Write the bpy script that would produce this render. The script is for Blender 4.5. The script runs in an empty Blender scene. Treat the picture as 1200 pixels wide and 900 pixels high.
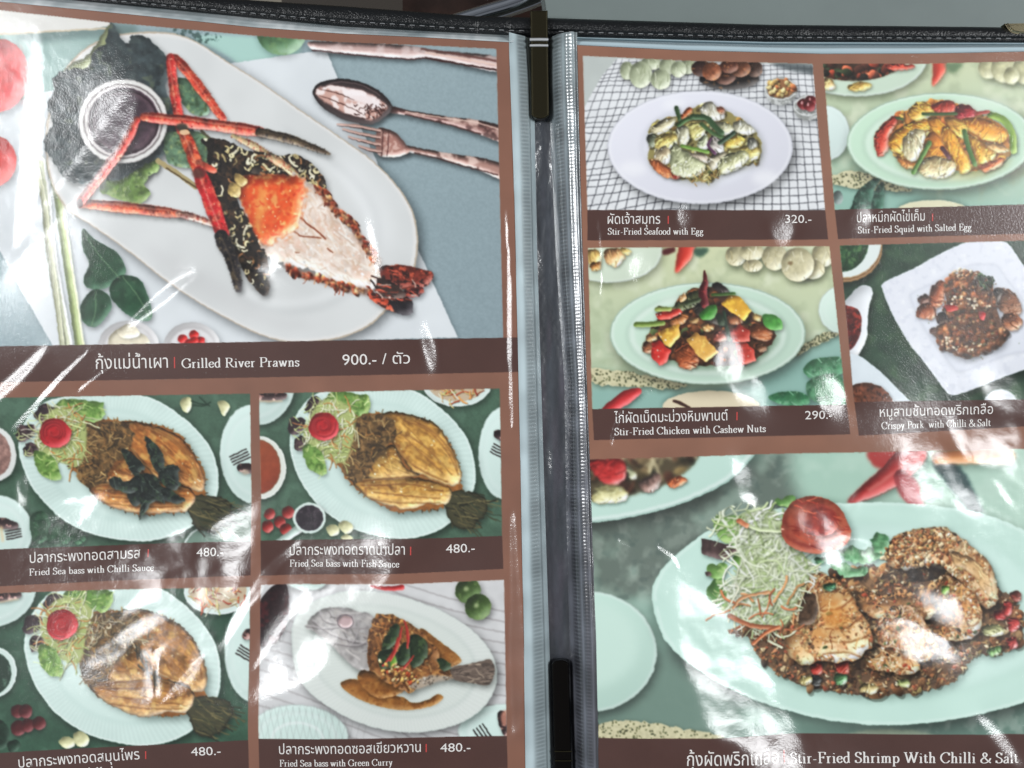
# An open restaurant menu: two printed pages in clear vinyl sleeves, clipped into a black leatherette folder on a grey table.
import bpy, bmesh, math
import numpy as np
from mathutils import Vector

scene = bpy.context.scene
U = 0.00033                                      # metres per layout unit (a page is about 0.2 m wide)
EYE = 0.52

# ---------------------------------------------------------------- camera, light, exposure
cam_d = bpy.data.cameras.new('camera'); cam = bpy.data.objects.new('camera', cam_d)
scene.collection.objects.link(cam); scene.camera = cam
cam.location = (0, 0, EYE); cam.rotation_euler = (0, 0, 0)
cam_d.sensor_fit = 'HORIZONTAL'; cam_d.sensor_width = 36
cam_d.lens = 36 * (EYE - 0.0085) / (1200 * U)
cam_d.clip_start = 0.01; cam_d.clip_end = 50

world = bpy.data.worlds.new('World'); scene.world = world; world.use_nodes = True
wn = world.node_tree; bgn = wn.nodes['Background']
tc = wn.nodes.new('ShaderNodeTexCoord'); nz = wn.nodes.new('ShaderNodeTexNoise'); nz.inputs['Scale'].default_value = 2.2; nz.inputs['Detail'].default_value = 3
rp = wn.nodes.new('ShaderNodeValToRGB'); rp.color_ramp.elements[0].position = .38; rp.color_ramp.elements[0].color = (.20, .21, .23, 1)
rp.color_ramp.elements[1].position = .66; rp.color_ramp.elements[1].color = (.62, .64, .68, 1)
wn.links.new(tc.outputs['Generated'], nz.inputs['Vector']); wn.links.new(nz.outputs['Fac'], rp.inputs['Fac']); wn.links.new(rp.outputs['Color'], bgn.inputs['Color'])
bgn.inputs['Strength'].default_value = WORLD_STRENGTH = 0.40

LAMPS = {'left': (Vector((-1.20, 0.22, 1.25)), 0.38, 0.84), 'right': (Vector((1.24, 0.22, 1.25)), 0.38, 0.84)}
RADIANCE = 19.5
for k, (pos, sx, sy) in LAMPS.items():           # two bright windows either side of the table
    ld = bpy.data.lights.new('window_light', 'AREA'); ld.shape = 'RECTANGLE'; ld.size = sx; ld.size_y = sy
    ld.energy = RADIANCE * math.pi * sx * sy; ld.color = (0.97, 0.99, 1.0)
    lo = bpy.data.objects.new('window_light', ld); scene.collection.objects.link(lo)
    lo.location = pos; lo.rotation_euler = (Vector((0, 0, 0)) - pos).to_track_quat('-Z', 'Y').to_euler()

scene.view_settings.view_transform = 'Standard'; scene.view_settings.look = 'None'
scene.view_settings.exposure = 0.0; scene.view_settings.gamma = 1.0
scene.render.engine = 'CYCLES'

# ---------------------------------------------------------------- helpers
def tag(o, label=None, cat=None, group=None, kind=None):
    if label: o['label'] = label
    if cat: o['category'] = cat
    if group: o['group'] = group
    if kind: o['kind'] = kind
    return o

def thing(name, label, cat, loc=(0, 0, 0), group=None):
    o = bpy.data.objects.new(name, None); scene.collection.objects.link(o); o.location = loc
    o.empty_display_size = .02
    return tag(o, label, cat, group)

def link(name, me, parent=None, mat=None):
    o = bpy.data.objects.new(name, me); scene.collection.objects.link(o)
    if mat: me.materials.append(mat)
    if parent:
        o.parent = parent
        l = parent.location.copy(); p = parent.parent
        while p: l += p.location; p = p.parent
        o.location = -l if parent.parent is None else (0, 0, 0)
    return o

def W(x, y, z=0.0): return ((x - 600) * U, (450 - y) * U, z)

def srgb2lin(a):
    a = np.clip(np.asarray(a, np.float32), 0, 1)
    return np.where(a <= .04045, a / 12.92, ((a + .055) / 1.055) ** 2.4).astype(np.float32)

def mesh_np(name, co, faces, ink=None, smooth_=True):
    me = bpy.data.meshes.new(name)
    co = np.ascontiguousarray(co, np.float32); faces = np.ascontiguousarray(faces, np.int32)
    n, k = faces.shape
    me.vertices.add(len(co)); me.vertices.foreach_set('co', co.ravel())
    me.loops.add(n * k); me.loops.foreach_set('vertex_index', faces.ravel())
    me.polygons.add(n); me.polygons.foreach_set('loop_start', np.arange(0, n * k, k, dtype=np.int32))
    if smooth_: me.polygons.foreach_set('use_smooth', np.ones(n, bool))
    if ink is not None:
        at = me.color_attributes.new('ink', 'FLOAT_COLOR', 'POINT')
        c = np.ones((len(co), 4), np.float32); c[:, :3] = ink
        at.data.foreach_set('color', c.ravel())
    me.update(calc_edges=True)
    return me

def nodes_of(m):
    m.use_nodes = True
    t = m.node_tree
    return t, t.nodes['Principled BSDF']

def film_bump(t, strength, dist, scales):
    """Fine orange-peel of a thin vinyl film, in world metres."""
    geo = t.nodes.new('ShaderNodeNewGeometry'); prev = None
    for sc, w in scales:
        n = t.nodes.new('ShaderNodeTexNoise'); n.inputs['Scale'].default_value = sc; n.inputs['Detail'].default_value = 2
        t.links.new(geo.outputs['Position'], n.inputs['Vector'])
        mu = t.nodes.new('ShaderNodeMath'); mu.operation = 'MULTIPLY'; mu.inputs[1].default_value = w
        t.links.new(n.outputs['Fac'], mu.inputs[0])
        if prev is None: prev = mu
        else:
            ad = t.nodes.new('ShaderNodeMath'); ad.operation = 'ADD'; t.links.new(prev.outputs[0], ad.inputs[0]); t.links.new(mu.outputs[0], ad.inputs[1]); prev = ad
    b = t.nodes.new('ShaderNodeBump'); b.inputs['Strength'].default_value = strength; b.inputs['Distance'].default_value = dist
    t.links.new(prev.outputs[0], b.inputs['Height'])
    return b

def ink_material(name, coat_ior, coat_rough, bump, rough=.34, spec=.42):
    m = bpy.data.materials.new(name); t, b = nodes_of(m)
    a = t.nodes.new('ShaderNodeAttribute'); a.attribute_name = 'ink'
    t.links.new(a.outputs['Color'], b.inputs['Base Color'])
    b.inputs['Roughness'].default_value = rough; b.inputs['Specular IOR Level'].default_value = spec
    b.inputs['Coat Weight'].default_value = 1; b.inputs['Coat Roughness'].default_value = coat_rough; b.inputs['Coat IOR'].default_value = coat_ior
    if bump:
        bm = film_bump(t, *bump); t.links.new(bm.outputs['Normal'], b.inputs['Coat Normal'])
    return m

def plain_material(name, col, rough, metallic=0., bump=None, spec=.5, var=None):
    m = bpy.data.materials.new(name); t, b = nodes_of(m)
    c = tuple(srgb2lin(np.array(col) / 255.)) + (1,)
    b.inputs['Base Color'].default_value = c
    b.inputs['Roughness'].default_value = rough; b.inputs['Metallic'].default_value = metallic; b.inputs['Specular IOR Level'].default_value = spec
    if var:
        geo = t.nodes.new('ShaderNodeNewGeometry'); n = t.nodes.new('ShaderNodeTexNoise'); n.inputs['Scale'].default_value = var[0]; n.inputs['Detail'].default_value = 5
        r = t.nodes.new('ShaderNodeValToRGB'); r.color_ramp.elements[0].position = .35; r.color_ramp.elements[1].position = .65
        r.color_ramp.elements[0].color = tuple(v * (1 - var[1]) for v in c[:3]) + (1,); r.color_ramp.elements[1].color = tuple(v * (1 + var[1]) for v in c[:3]) + (1,)
        t.links.new(geo.outputs['Position'], n.inputs['Vector']); t.links.new(n.outputs['Fac'], r.inputs['Fac']); t.links.new(r.outputs['Color'], b.inputs['Base Color'])
    if bump:
        bm = film_bump(t, *bump); t.links.new(bm.outputs['Normal'], b.inputs['Normal'])
    return m

M_PAGE = ink_material('ink_under_film', 1.5, .07, (1.0, .000070, ((1500, 1.0), (2900, .3))))
M_VINYL = ink_material('clear_vinyl', 1.6, .12, (1.0, .00005, ((1200, 1.0), (3000, .3))), .35, .5)
M_GUTTER = ink_material('vinyl_spine', 1.7, .14, (1.0, .00008, ((1400, 1.0),)), .4, .5)
M_METAL = plain_material('dark_bronze_metal', (78, 73, 56), .30, 1.0)
M_BLACKMETAL = plain_material('black_metal', (34, 31, 29), .25, .9)
M_CHROME = plain_material('polished_steel', (200, 206, 214), .12, 1.0)
M_BAND = plain_material('pale_highlight_steel', (226, 228, 230), .42, .8)  # pale colour stands in for the highlight where the prong bends
M_TABLE = plain_material('grey_laminate', (112, 122, 120), .45, 0, (1.0, .00002, ((1500, 1.0),)), .4, (30, .05))
M_THREAD = plain_material('grey_thread', (120, 122, 124), .7)
# ---------------------------------------------------------------- print shop: a small raster painter for the printed pictures
# Works in page units ("u": 1 u = U metres); the pictures are ink on paper, computed here and stored as mesh colours.
SS = 2
OX, OY, CW, CH = 70, 24, 1340, 1000
HH, WW = CH * SS, CW * SS
RGB = np.zeros((HH, WW, 3), np.float32)
IDM = np.zeros((HH, WW), np.int16)
CLIP = None
RNG = np.random.default_rng(7)
IDS = [None]                                     # ink regions: (name, parent id or None, label)

def new_id(name, parent=None, label=None):
    IDS.append((name, parent, label))
    return len(IDS) - 1

def blur(a, r):
    r = int(round(r))
    if r < 1: return a
    for _ in range(2):
        for ax in (0, 1):
            p = [(0, 0)] * a.ndim
            p[ax] = (r + 1, r)
            c = np.cumsum(np.pad(a, p, mode='edge'), axis=ax, dtype=np.float64)
            n = a.shape[ax]
            hi = np.take(c, np.arange(2 * r + 1, 2 * r + 1 + n), axis=ax)
            lo = np.take(c, np.arange(0, n), axis=ax)
            a = ((hi - lo) / (2 * r + 1)).astype(np.float32)
    return a

_NG = {}
class fbm:
    """Three octaves of smooth value noise, worked out only for the window asked for."""
    def __init__(s, scale, seed=0): s.o = ((scale, seed, .55), (scale / 2, seed + 1, .3), (scale / 4, seed + 2, .15))
    def __getitem__(s, sl):
        r = 0
        for sc, sd, w in s.o:
            k = int(sd) % 64
            if k not in _NG: _NG[k] = np.random.default_rng(1000 + k * 17).uniform(-1, 1, (256, 256)).astype(np.float32)
            a = _NG[k]; st = sc * SS
            y = np.arange(sl[0].start, sl[0].stop) / st; x = np.arange(sl[1].start, sl[1].stop) / st
            yi = y.astype(int); xi = x.astype(int); fy = y - yi; fx = x - xi
            fy = (fy * fy * (3 - 2 * fy)).astype(np.float32)[:, None]; fx = (fx * fx * (3 - 2 * fx)).astype(np.float32)[None, :]
            r0 = a[yi % 256] * (1 - fy) + a[(yi + 1) % 256] * fy
            r = r + w * (r0[:, xi % 256] * (1 - fx) + r0[:, (xi + 1) % 256] * fx)
        return r

class Mask:
    __slots__ = ('x', 'y', 'a')
    def __init__(s, x, y, a): s.x, s.y, s.a = x, y, a
    def sl(s): return (slice(s.y, s.y + s.a.shape[0]), slice(s.x, s.x + s.a.shape[1]))
    def grid(s):
        h, w = s.a.shape
        return (np.arange(s.x, s.x + w)[None, :] + .5) / SS - OX, (np.arange(s.y, s.y + h)[:, None] + .5) / SS - OY
    def grow(s, p):
        p = int(p)
        x0, y0 = max(0, s.x - p), max(0, s.y - p)
        x1, y1 = min(WW, s.x + s.a.shape[1] + p), min(HH, s.y + s.a.shape[0] + p)
        a = np.zeros((max(y1 - y0, 0), max(x1 - x0, 0)), np.float32)
        a[s.y - y0:s.y - y0 + s.a.shape[0], s.x - x0:s.x - x0 + s.a.shape[1]] = s.a
        return Mask(x0, y0, a)

def pts(s, T=None):
    if isinstance(s, str):
        s = [tuple(float(v) for v in q.split(',')) for q in s.split()]
    if T is None: return [tuple(q) for q in s]
    if callable(T): return [T(*q) for q in s]
    return [(T[0] + q[0] / T[2], T[1] + q[1] / T[2]) for q in s]

def smooth(p, n=6, closed=True):
    p = np.array(p, float); N = len(p); out = []
    t = np.arange(n)[:, None] / n
    for i in range(N if closed else N - 1):
        if closed: a, b, c, d = p[i - 1], p[i], p[(i + 1) % N], p[(i + 2) % N]
        else: a, b, c, d = p[max(i - 1, 0)], p[i], p[i + 1], p[min(i + 2, N - 1)]
        out.append(.5 * ((2 * b) + (c - a) * t + (2 * a - 5 * b + 4 * c - d) * t * t + (3 * b - a - 3 * c + d) * t ** 3))
    out = np.concatenate(out)
    if not closed: out = np.vstack([out, p[-1:]])
    return [tuple(q) for q in out]

def _box(xs, ys, pad=2):
    x0 = max(0, int(math.floor(min(xs))) - pad); x1 = min(WW, int(math.ceil(max(xs))) + pad)
    y0 = max(0, int(math.floor(min(ys))) - pad); y1 = min(HH, int(math.ceil(max(ys))) + pad)
    return x0, y0, max(x1, x0), max(y1, y0)

def rough(p, amp, seed=0, per=3.0):
    """An outline made uneven."""
    g = np.random.default_rng(seed); out = []
    N = len(p)
    for i in range(N):
        a, b = np.array(p[i]), np.array(p[(i + 1) % N])
        k = max(1, int(np.hypot(*(b - a)) / per))
        for j in range(k):
            q = a + (b - a) * j / k
            out.append((q[0] + g.normal() * amp, q[1] + g.normal() * amp))
    return out

def poly(p, sm=True):
    if sm: p = smooth(p)
    X = np.array([(q[0] + OX) * SS for q in p]); Y = np.array([(q[1] + OY) * SS for q in p])
    x0, y0, x1, y1 = _box(X, Y)
    h, w = y1 - y0, x1 - x0
    if h < 1 or w < 1: return Mask(x0, y0, np.zeros((0, 0), np.float32))
    acc = np.zeros((h, w), np.float32)
    for sub in (.25, .75):
        cnt = np.zeros((h, w + 2), np.float32)
        rows = np.arange(y0, y1) + sub
        for i in range(len(X)):
            xa, ya, xb, yb = X[i - 1], Y[i - 1], X[i], Y[i]
            if ya == yb: continue
            lo, hi = (ya, yb) if ya < yb else (yb, ya)
            k = np.nonzero((rows >= lo) & (rows < hi))[0]
            if not len(k): continue
            xc = np.clip(xa + (rows[k] - ya) * (xb - xa) / (yb - ya) - x0, 0, w)
            f = np.floor(xc).astype(int); fr = xc - f
            sg = 1. if ya < yb else -1.
            np.add.at(cnt, (k, f), sg * (1 - fr)); np.add.at(cnt, (k, f + 1), sg * fr)
        acc += np.clip(np.abs(np.cumsum(cnt, 1)[:, :w]), 0, 1) * .5
    return Mask(x0, y0, acc)

def ell(cx, cy, rx, ry, ang=0.):
    X, Y, RX, RY = (cx + OX) * SS, (cy + OY) * SS, rx * SS, ry * SS
    R = max(RX, RY)
    x0, y0, x1, y1 = _box([X - R, X + R], [Y - R, Y + R])
    gx = np.arange(x0, x1)[None, :] + .5 - X; gy = np.arange(y0, y1)[:, None] + .5 - Y
    c, s = math.cos(ang), math.sin(ang)
    u = (gx * c + gy * s) / RX; v = (-gx * s + gy * c) / RY
    d = np.sqrt(u * u + v * v)
    return Mask(x0, y0, np.clip((1 - d) * min(RX, RY) + .5, 0, 1).astype(np.float32))

def stroke(p, w, sm=True):
    p = np.array(p, float)
    w = np.full(len(p), float(w)) if np.isscalar(w) else np.array(w, float)
    if sm and len(p) > 2:
        n = 5; N = len(p)
        q = smooth([tuple(v) for v in p], n, False)
        w = np.interp(np.linspace(0, N - 1, len(q)), np.arange(N), w)
        p = np.array(q)
    X = (p[:, 0] + OX) * SS; Y = (p[:, 1] + OY) * SS; R = w * SS / 2
    x0, y0, x1, y1 = _box([(X - R).min(), (X + R).max()], [(Y - R).min(), (Y + R).max()])
    if x1 <= x0 or y1 <= y0: return Mask(x0, y0, np.zeros((0, 0), np.float32))
    a = np.zeros((y1 - y0, x1 - x0), np.float32)
    for i in range(len(X) - 1):
        r = max(R[i], R[i + 1]) + 2
        bx0 = int(max(x0, min(X[i], X[i + 1]) - r)); bx1 = int(min(x1, max(X[i], X[i + 1]) + r + 1))
        by0 = int(max(y0, min(Y[i], Y[i + 1]) - r)); by1 = int(min(y1, max(Y[i], Y[i + 1]) + r + 1))
        if bx1 <= bx0 or by1 <= by0: continue
        gx = np.arange(bx0, bx1)[None, :] + .5 - X[i]; gy = np.arange(by0, by1)[:, None] + .5 - Y[i]
        dx, dy = X[i + 1] - X[i], Y[i + 1] - Y[i]
        L = dx * dx + dy * dy + 1e-6
        t = np.clip((gx * dx + gy * dy) / L, 0, 1)
        d = np.hypot(gx - t * dx, gy - t * dy)
        v = np.clip(R[i] + (R[i + 1] - R[i]) * t - d + .5, 0, 1)
        sub = a[by0 - y0:by1 - y0, bx0 - x0:bx1 - x0]
        np.maximum(sub, v, out=sub)
    return Mask(x0, y0, a)

def rect(x0, y0, x1, y1): return poly([(x0, y0), (x1, y0), (x1, y1), (x0, y1)], False)

def C(c): return np.array(c, np.float32) / 255.

def _cl(m):
    return m.a if CLIP is None else m.a * CLIP[m.sl()]

def paint(m, col, a=1., idn=None, soft=0):
    if m.a.size == 0: return m
    if soft:
        m2 = m.grow(soft * SS * 2.2); m2 = Mask(m2.x, m2.y, blur(m2.a, soft * SS))
    else: m2 = m
    al = _cl(m2)[..., None] * a
    col = C(col) if not isinstance(col, np.ndarray) else col
    s = m2.sl()
    RGB[s] = RGB[s] * (1 - al) + col * al
    if idn is not None:
        sub = IDM[m.sl()]
        sub[_cl(m) > .5] = idn
    return m

def shadow(m, dx=2, dy=2, r=3, a=.5, col=(0, 0, 0)):
    """Printed shadow under a pictured thing."""
    if m.a.size == 0: return
    g = m.grow((r * 2.2 + max(abs(dx), abs(dy))) * SS)
    b = blur(g.a, r * SS)
    ox, oy = int(dx * SS), int(dy * SS); h, w = b.shape
    k = np.zeros_like(b)
    k[max(oy, 0):h + min(oy, 0), max(ox, 0):w + min(ox, 0)] = b[max(-oy, 0):h - max(oy, 0), max(-ox, 0):w - max(ox, 0)]
    b = k
    paint(Mask(g.x, g.y, b), col, a)

def tex(m, scale, amp, seed=0):
    if m.a.size == 0: return
    s = m.sl(); al = _cl(m)
    RGB[s] = np.clip(RGB[s] * (1 + amp * fbm(scale, seed)[s] * al)[..., None], 0, 1)

def mott(m, col, scale, seed=0, thr=.1, w=.25, a=1., sx=None):
    if m.a.size == 0: return
    s = m.sl()
    n = fbm(scale, seed)[s]
    k = np.clip((n - thr) / w, 0, 1)
    paint(Mask(m.x, m.y, m.a * k), col, a)

def bevel(m, r=3, amt=.35, ang=-2.2):
    if m.a.size == 0: return
    g = m.grow(2)
    b = blur(g.a, max(1, r * SS))
    gy, gx = np.gradient(b)
    l = (gx * math.cos(ang) + gy * math.sin(ang)) * r * SS * -2.2
    s = g.sl(); al = _cl(g)
    v = l * amt * al
    RGB[s] = np.clip(RGB[s] * (1 - np.clip(v, 0, 1))[..., None] + np.clip(-v, 0, 1)[..., None] * .8, 0, 1)

def rim(m, r=2, amt=.3):
    """Darken towards the outline (the way fried edges brown)."""
    if m.a.size == 0: return
    b = blur(m.grow(2).a, r * SS); g = m.grow(2); s = g.sl()
    e = np.clip(2 * (1 - b), 0, 1) * _cl(g)
    RGB[s] *= (1 - e * amt)[..., None]

def thing2(p, col, idn=None, sm=True, sh=(1.5, 2, 2.5, .45), bev=(3, .4), n=(4, .12), seed=0, rm=None, soft=0):
    m = p if isinstance(p, Mask) else poly(p, sm)
    if sh: shadow(m, *sh)
    paint(m, col, 1, idn, soft)
    if n: tex(m, n[0], n[1], seed)
    if rm: rim(m, *rm)
    if bev: bevel(m, *bev)
    return m

def inside(m, n, g):
    ys, xs = np.nonzero(m.a > .5)
    if not len(xs): return []
    k = g.integers(0, len(xs), n)
    return [((xs[i] + m.x) / SS - OX, (ys[i] + m.y) / SS - OY) for i in k]

def crumbs(m, n, size, cols, seed=0, el=2.0, shade=.5, idn=None, ang=None, dark=.35):
    g = np.random.default_rng(seed)
    for (x, y) in inside(m, n, g):
        r = g.uniform(*size); e = g.uniform(1, el); th = g.uniform(0, 3.14) if ang is None else ang + g.normal() * .3
        q = ell(x, y, r * e, r, th)
        if q.a.size == 0: continue
        if dark: paint(ell(x + r * .35, y + r * .45, r * e * 1.12, r * 1.12, th), (25, 18, 12), dark)
        c = np.array(cols[g.integers(0, len(cols))], float) * g.uniform(.8, 1.15)
        gx, gy = q.grid()
        l = np.clip(1 - shade * ((gx - x) * .6 + (gy - y) * .8) / (r * 1.3), .35, 1.6)
        paint(q, np.clip(C(c)[None, None] * l[..., None].astype(np.float32), 0, 1), 1, idn)

def strands(m, n, ln, wd, cols, seed=0, curl=.7, dark=.3, ang=None, idn=None):
    g = np.random.default_rng(seed)
    for (x, y) in inside(m, n, g):
        L = g.uniform(*ln); th = g.uniform(0, 6.28) if ang is None else ang + g.normal() * .35
        k = g.normal() * curl; p = []
        for j in range(5):
            p.append((x, y)); x += math.cos(th) * L / 4; y += math.sin(th) * L / 4; th += k / 4 + g.normal() * curl * .2
        w = g.uniform(*wd); c = np.array(cols[g.integers(0, len(cols))], float) * g.uniform(.85, 1.12)
        if dark: paint(stroke([(a + w * .4, b + w * .5) for a, b in p], w * 1.1), (20, 22, 14), dark)
        paint(stroke(p, w), np.clip(C(c), 0, 1), 1, idn)
        paint(stroke([(a - w * .15, b - w * .2) for a, b in p], w * .35), np.clip(C(c) * 1.18, 0, 1), .7)

def clip_to(p, sm=False):
    global CLIP
    if p is None: CLIP = None; return
    m = poly(p, sm)
    CLIP = np.zeros((HH, WW), np.float32); CLIP[m.sl()] = m.a

def vgrad(m, c0, c1, ang=1.5708, a=1., idn=None):
    gx, gy = m.grid(); t = gx * math.cos(ang) + gy * math.sin(ang)
    t = (t - t.min()) / (t.max() - t.min() + 1e-6)
    paint(m, C(c0)[None, None] * (1 - t[..., None]).astype(np.float32) + C(c1)[None, None] * t[..., None].astype(np.float32), a, idn)
    return m

def ring(cx, cy, rx, ry, w, col, a=1., ang=0., soft=0):
    o = ell(cx, cy, rx, ry, ang); i = ell(cx, cy, max(rx - w, .3), max(ry - w, .3), ang)
    b = o.a.copy()
    oy, ox = i.y - o.y, i.x - o.x
    h, w2 = i.a.shape
    ys, xs = max(oy, 0), max(ox, 0)
    b[ys:oy + h, xs:ox + w2] -= i.a[ys - oy:, xs - ox:][:b.shape[0] - ys, :b.shape[1] - xs]
    paint(Mask(o.x, o.y, np.clip(b, 0, 1)), col, a, None, soft)

def plate(cx, cy, rx, ry, col, idn, ang=0., well=.68, sh=(3, 5, 6, .5), rimc=None):
    m = ell(cx, cy, rx, ry, ang)
    if sh: shadow(m, *sh)
    paint(m, col, 1, idn)
    gx, gy = m.grid()
    paint(m, (255, 255, 255), .0)
    d = np.clip(((gx - cx) * .5 + (gy - cy) * .8) / max(rx, ry), -1, 1)
    s = m.sl(); RGB[s] = np.clip(RGB[s] * (1 - .07 * d * _cl(m))[..., None], 0, 1)
    if well:
        ring(cx, cy + ry * .02, rx * well, ry * well, rx * .05, (255, 255, 255), .30, ang, 2)
        ring(cx, cy + ry * .03, rx * (well + .04), ry * (well + .04), rx * .03, (60, 70, 70), .12, ang, 2)
    ring(cx, cy, rx, ry, max(1.0, rx * .012), rimc or (150, 160, 155), .6, ang)
    ring(cx, cy, rx * .985, ry * .985, max(1.2, rx * .02), (255, 255, 255), .35, ang, 1)
    return m

def warp(m, amp=1.0, scale=5, seed=60):
    """Nudge the ink about so that outlines read as photographed rather than drawn."""
    if m.a.size == 0: return
    s = m.sl(); h, w = m.a.shape
    dx = fbm(scale, seed)[s] * amp * SS; dy = fbm(scale, seed + 7)[s] * amp * SS
    yy = np.clip(np.arange(h)[:, None] + dy, 0, h - 1.001); xx = np.clip(np.arange(w)[None, :] + dx, 0, w - 1.001)
    yi, xi = yy.astype(int), xx.astype(int); fy, fx = (yy - yi)[..., None], (xx - xi)[..., None]
    a = RGB[s].copy()
    b = (a[yi, xi] * (1 - fx) + a[yi, xi + 1] * fx) * (1 - fy) + (a[yi + 1, xi] * (1 - fx) + a[yi + 1, xi + 1] * fx) * fy
    al = _cl(m)[..., None]
    RGB[s] = (a * (1 - al) + b * al).astype(np.float32)

def soften(m, r=.6):
    if m.a.size == 0: return
    s = m.sl(); al = _cl(m)[..., None]
    RGB[s] = RGB[s] * (1 - al) + blur(RGB[s], r * SS) * al

class only:
    """Keep the strokes that follow inside one outline."""
    def __init__(s, m, soft=1.0): s.m, s.soft = m, soft
    def __enter__(s):
        global CLIP
        s.old = CLIP
        k = np.zeros((HH, WW), np.float32); k[s.m.sl()] = s.m.a
        CLIP = k if s.old is None else k * s.old
    def __exit__(s, *e):
        global CLIP
        CLIP = s.old


def volume(m, c, seed, hi=None, dk=None, fib=None, ang=0., gloss=6, r=7, idn=None, sh=(2, 3, 3, .5)):
    """A cooked piece: round shading, uneven browning, fibres and wet glints."""
    hi = hi or tuple(min(255, v * 1.14 + 12) for v in c); dk = dk or tuple(v * .62 for v in c)
    if sh: shadow(m, *sh)
    paint(m, c, 1, idn, .35); tex(m, 7, .18, seed)
    mott(m, hi, 9, seed + 1, .0, .5, .6); mott(m, dk, 7, seed + 4, .14, .4, .6); mott(m, hi, 3, seed + 8, .2, .3, .4); mott(m, dk, 2.5, seed + 11, .25, .25, .4)
    bevel(m, r, .55); bevel(m, 2, .3); rim(m, 1.6, .3)
    with only(m):
        if fib: strands(m, fib, (5, 14), (.5, 1.1), [hi, dk, tuple((a + b) / 2 for a, b in zip(c, hi))], seed, .5, 0, ang)
        if gloss:
            crumbs(m, (gloss + 1) // 2, (.4, .8), [tuple(min(255, v * 1.15 + 60) for v in c)], seed + 5, 2.2, .1, None, None, 0)
    return m

def wobble(p, amp, seed):
    """The same outline drawn a little differently."""
    g = np.random.default_rng(seed); k = g.normal(0, amp, (len(p), 2))
    k = (k + np.roll(k, 1, 0)) / 1.4
    return [(a + dx, b + dy) for (a, b), (dx, dy) in zip(p, k)]


def chunks(m, n, size, cols, seed=0, dark=.3, idn=None):
    """Small angular chips: fried crumbs, chopped garlic, chilli."""
    g = np.random.default_rng(seed)
    for (x, y) in inside(m, n, g):
        r = g.uniform(*size); k = g.integers(4, 7); a = np.sort(g.uniform(0, 6.28, k)); e = g.uniform(.45, 1.); th = g.uniform(0, 3.14)
        p = []
        for t in a:
            u, v = math.cos(t) * r * g.uniform(.7, 1.25), math.sin(t) * r * e * g.uniform(.7, 1.25)
            p.append((x + u * math.cos(th) - v * math.sin(th), y + u * math.sin(th) + v * math.cos(th)))
        c = np.array(cols[g.integers(0, len(cols))], float) * g.uniform(.82, 1.14)
        if dark: paint(poly([(u + r * .3, v + r * .4) for u, v in p], False), (30, 22, 16), dark)
        q = poly(p, False)
        if q.a.size == 0: continue
        gx, gy = q.grid()
        l = np.clip(1 - .35 * ((gx - x) * .6 + (gy - y) * .8) / (r + .4), .55, 1.4)
        paint(q, np.clip(C(c)[None, None] * l[..., None].astype(np.float32), 0, 1), .92, idn)
# ---------------------------------------------------------------- the two printed sheets
ZA, ZB, ZC, ZD = (0, 0, 3), (300, 0, 3), (0, 200, 3), (300, 200, 3)
ZE, ZF, ZG, ZH = (0, 430, 3.75), (290, 430, 3.75), (0, 660, 3.75), (290, 660, 3.75)
ZI, ZJ, ZK, ZL = (660, 40, 3.75), (940, 40, 3.75), (670, 270, 3.53), (950, 270, 3.6)
ZM, ZN, ZO, ZP = (670, 500, 4.09), (930, 500, 4.09), (670, 690, 4.286), (930, 690, 4.286)
ZQ, ZR, ZS = (200, 150, 7.5), (340, 200, 4.735), (840, 570, 3.3333)
BROWN, BAND = (137, 101, 85), (88, 62, 56)

SHEETS = {}
SHEETS['left'] = new_id('printed_border', 'left')
SHEETS['right'] = new_id('printed_border', 'right')
LEFT_SHEET = [(-70, -1), (0, 5), (133, 19), (300, 36), (400, 43), (500, 47.5), (597, 53), (602, 200), (607, 400), (610.5, 560), (614, 750), (617, 975), (-70, 975)]
RIGHT_SHEET = [(675.5, 56.5), (800, 62.5), (960, 66.5), (1080, 66), (1200, 63.5), (1269, 61), (1269, 975), (701, 975), (697, 750), (690.5, 560), (685, 400), (680, 240)]
m = paint(poly(LEFT_SHEET, False), BROWN, 1, SHEETS['left']); tex(m, 40, .05, 3)
m = paint(poly(RIGHT_SHEET, False), (143, 106, 88), 1, SHEETS['right']); tex(m, 40, .05, 4)

def panel(sheet, p, col, label, n=(30, .06)):
    i = new_id('dish_photo', sheet, label)
    m = paint(poly(p, False), col, 1, i)
    clip_to(p)
    if n: tex(m, n[0], n[1], i)
    return i, m

def band(sheet, p):
    clip_to(None)
    i = new_id('caption_band', sheet)
    m = paint(poly(p, False), BAND, 1, i); tex(m, 30, .04, i)
    return i

PANELS = dict(
 prawn=[(-70, 8), (0, 15), (133, 31), (300, 46), (400, 53.5), (500, 57), (582, 61), (586, 230), (590, 400), (-70, 410)],
 chilli=[(-70, 469), (0, 466), (295, 461), (295, 637), (-70, 650)],
 fish=[(305, 461), (586, 455), (588.6, 628), (306.5, 635)],
 herbs=[(-70, 699), (0, 695), (296, 686), (297, 861), (-70, 885)],
 curry=[(308, 683), (591, 676.5), (594, 858), (309, 859)],
 seafood=[(682, 69), (810, 75), (949, 78), (964, 249), (687.5, 249)],
 squid=[(961, 78), (1080, 78), (1200, 75), (1269, 73), (1269, 238), (1200, 242), (975, 248.5)],
 chicken=[(688, 292), (969, 289.5), (989.5, 475), (693, 480)],
 pork=[(981, 289), (1200, 283), (1269, 281), (1269, 466), (1200, 469), (998.6, 472)],
 shrimp=[(688, 537.5), (930, 530.5), (1200, 526), (1269, 524), (1269, 858), (699, 858)])
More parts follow.
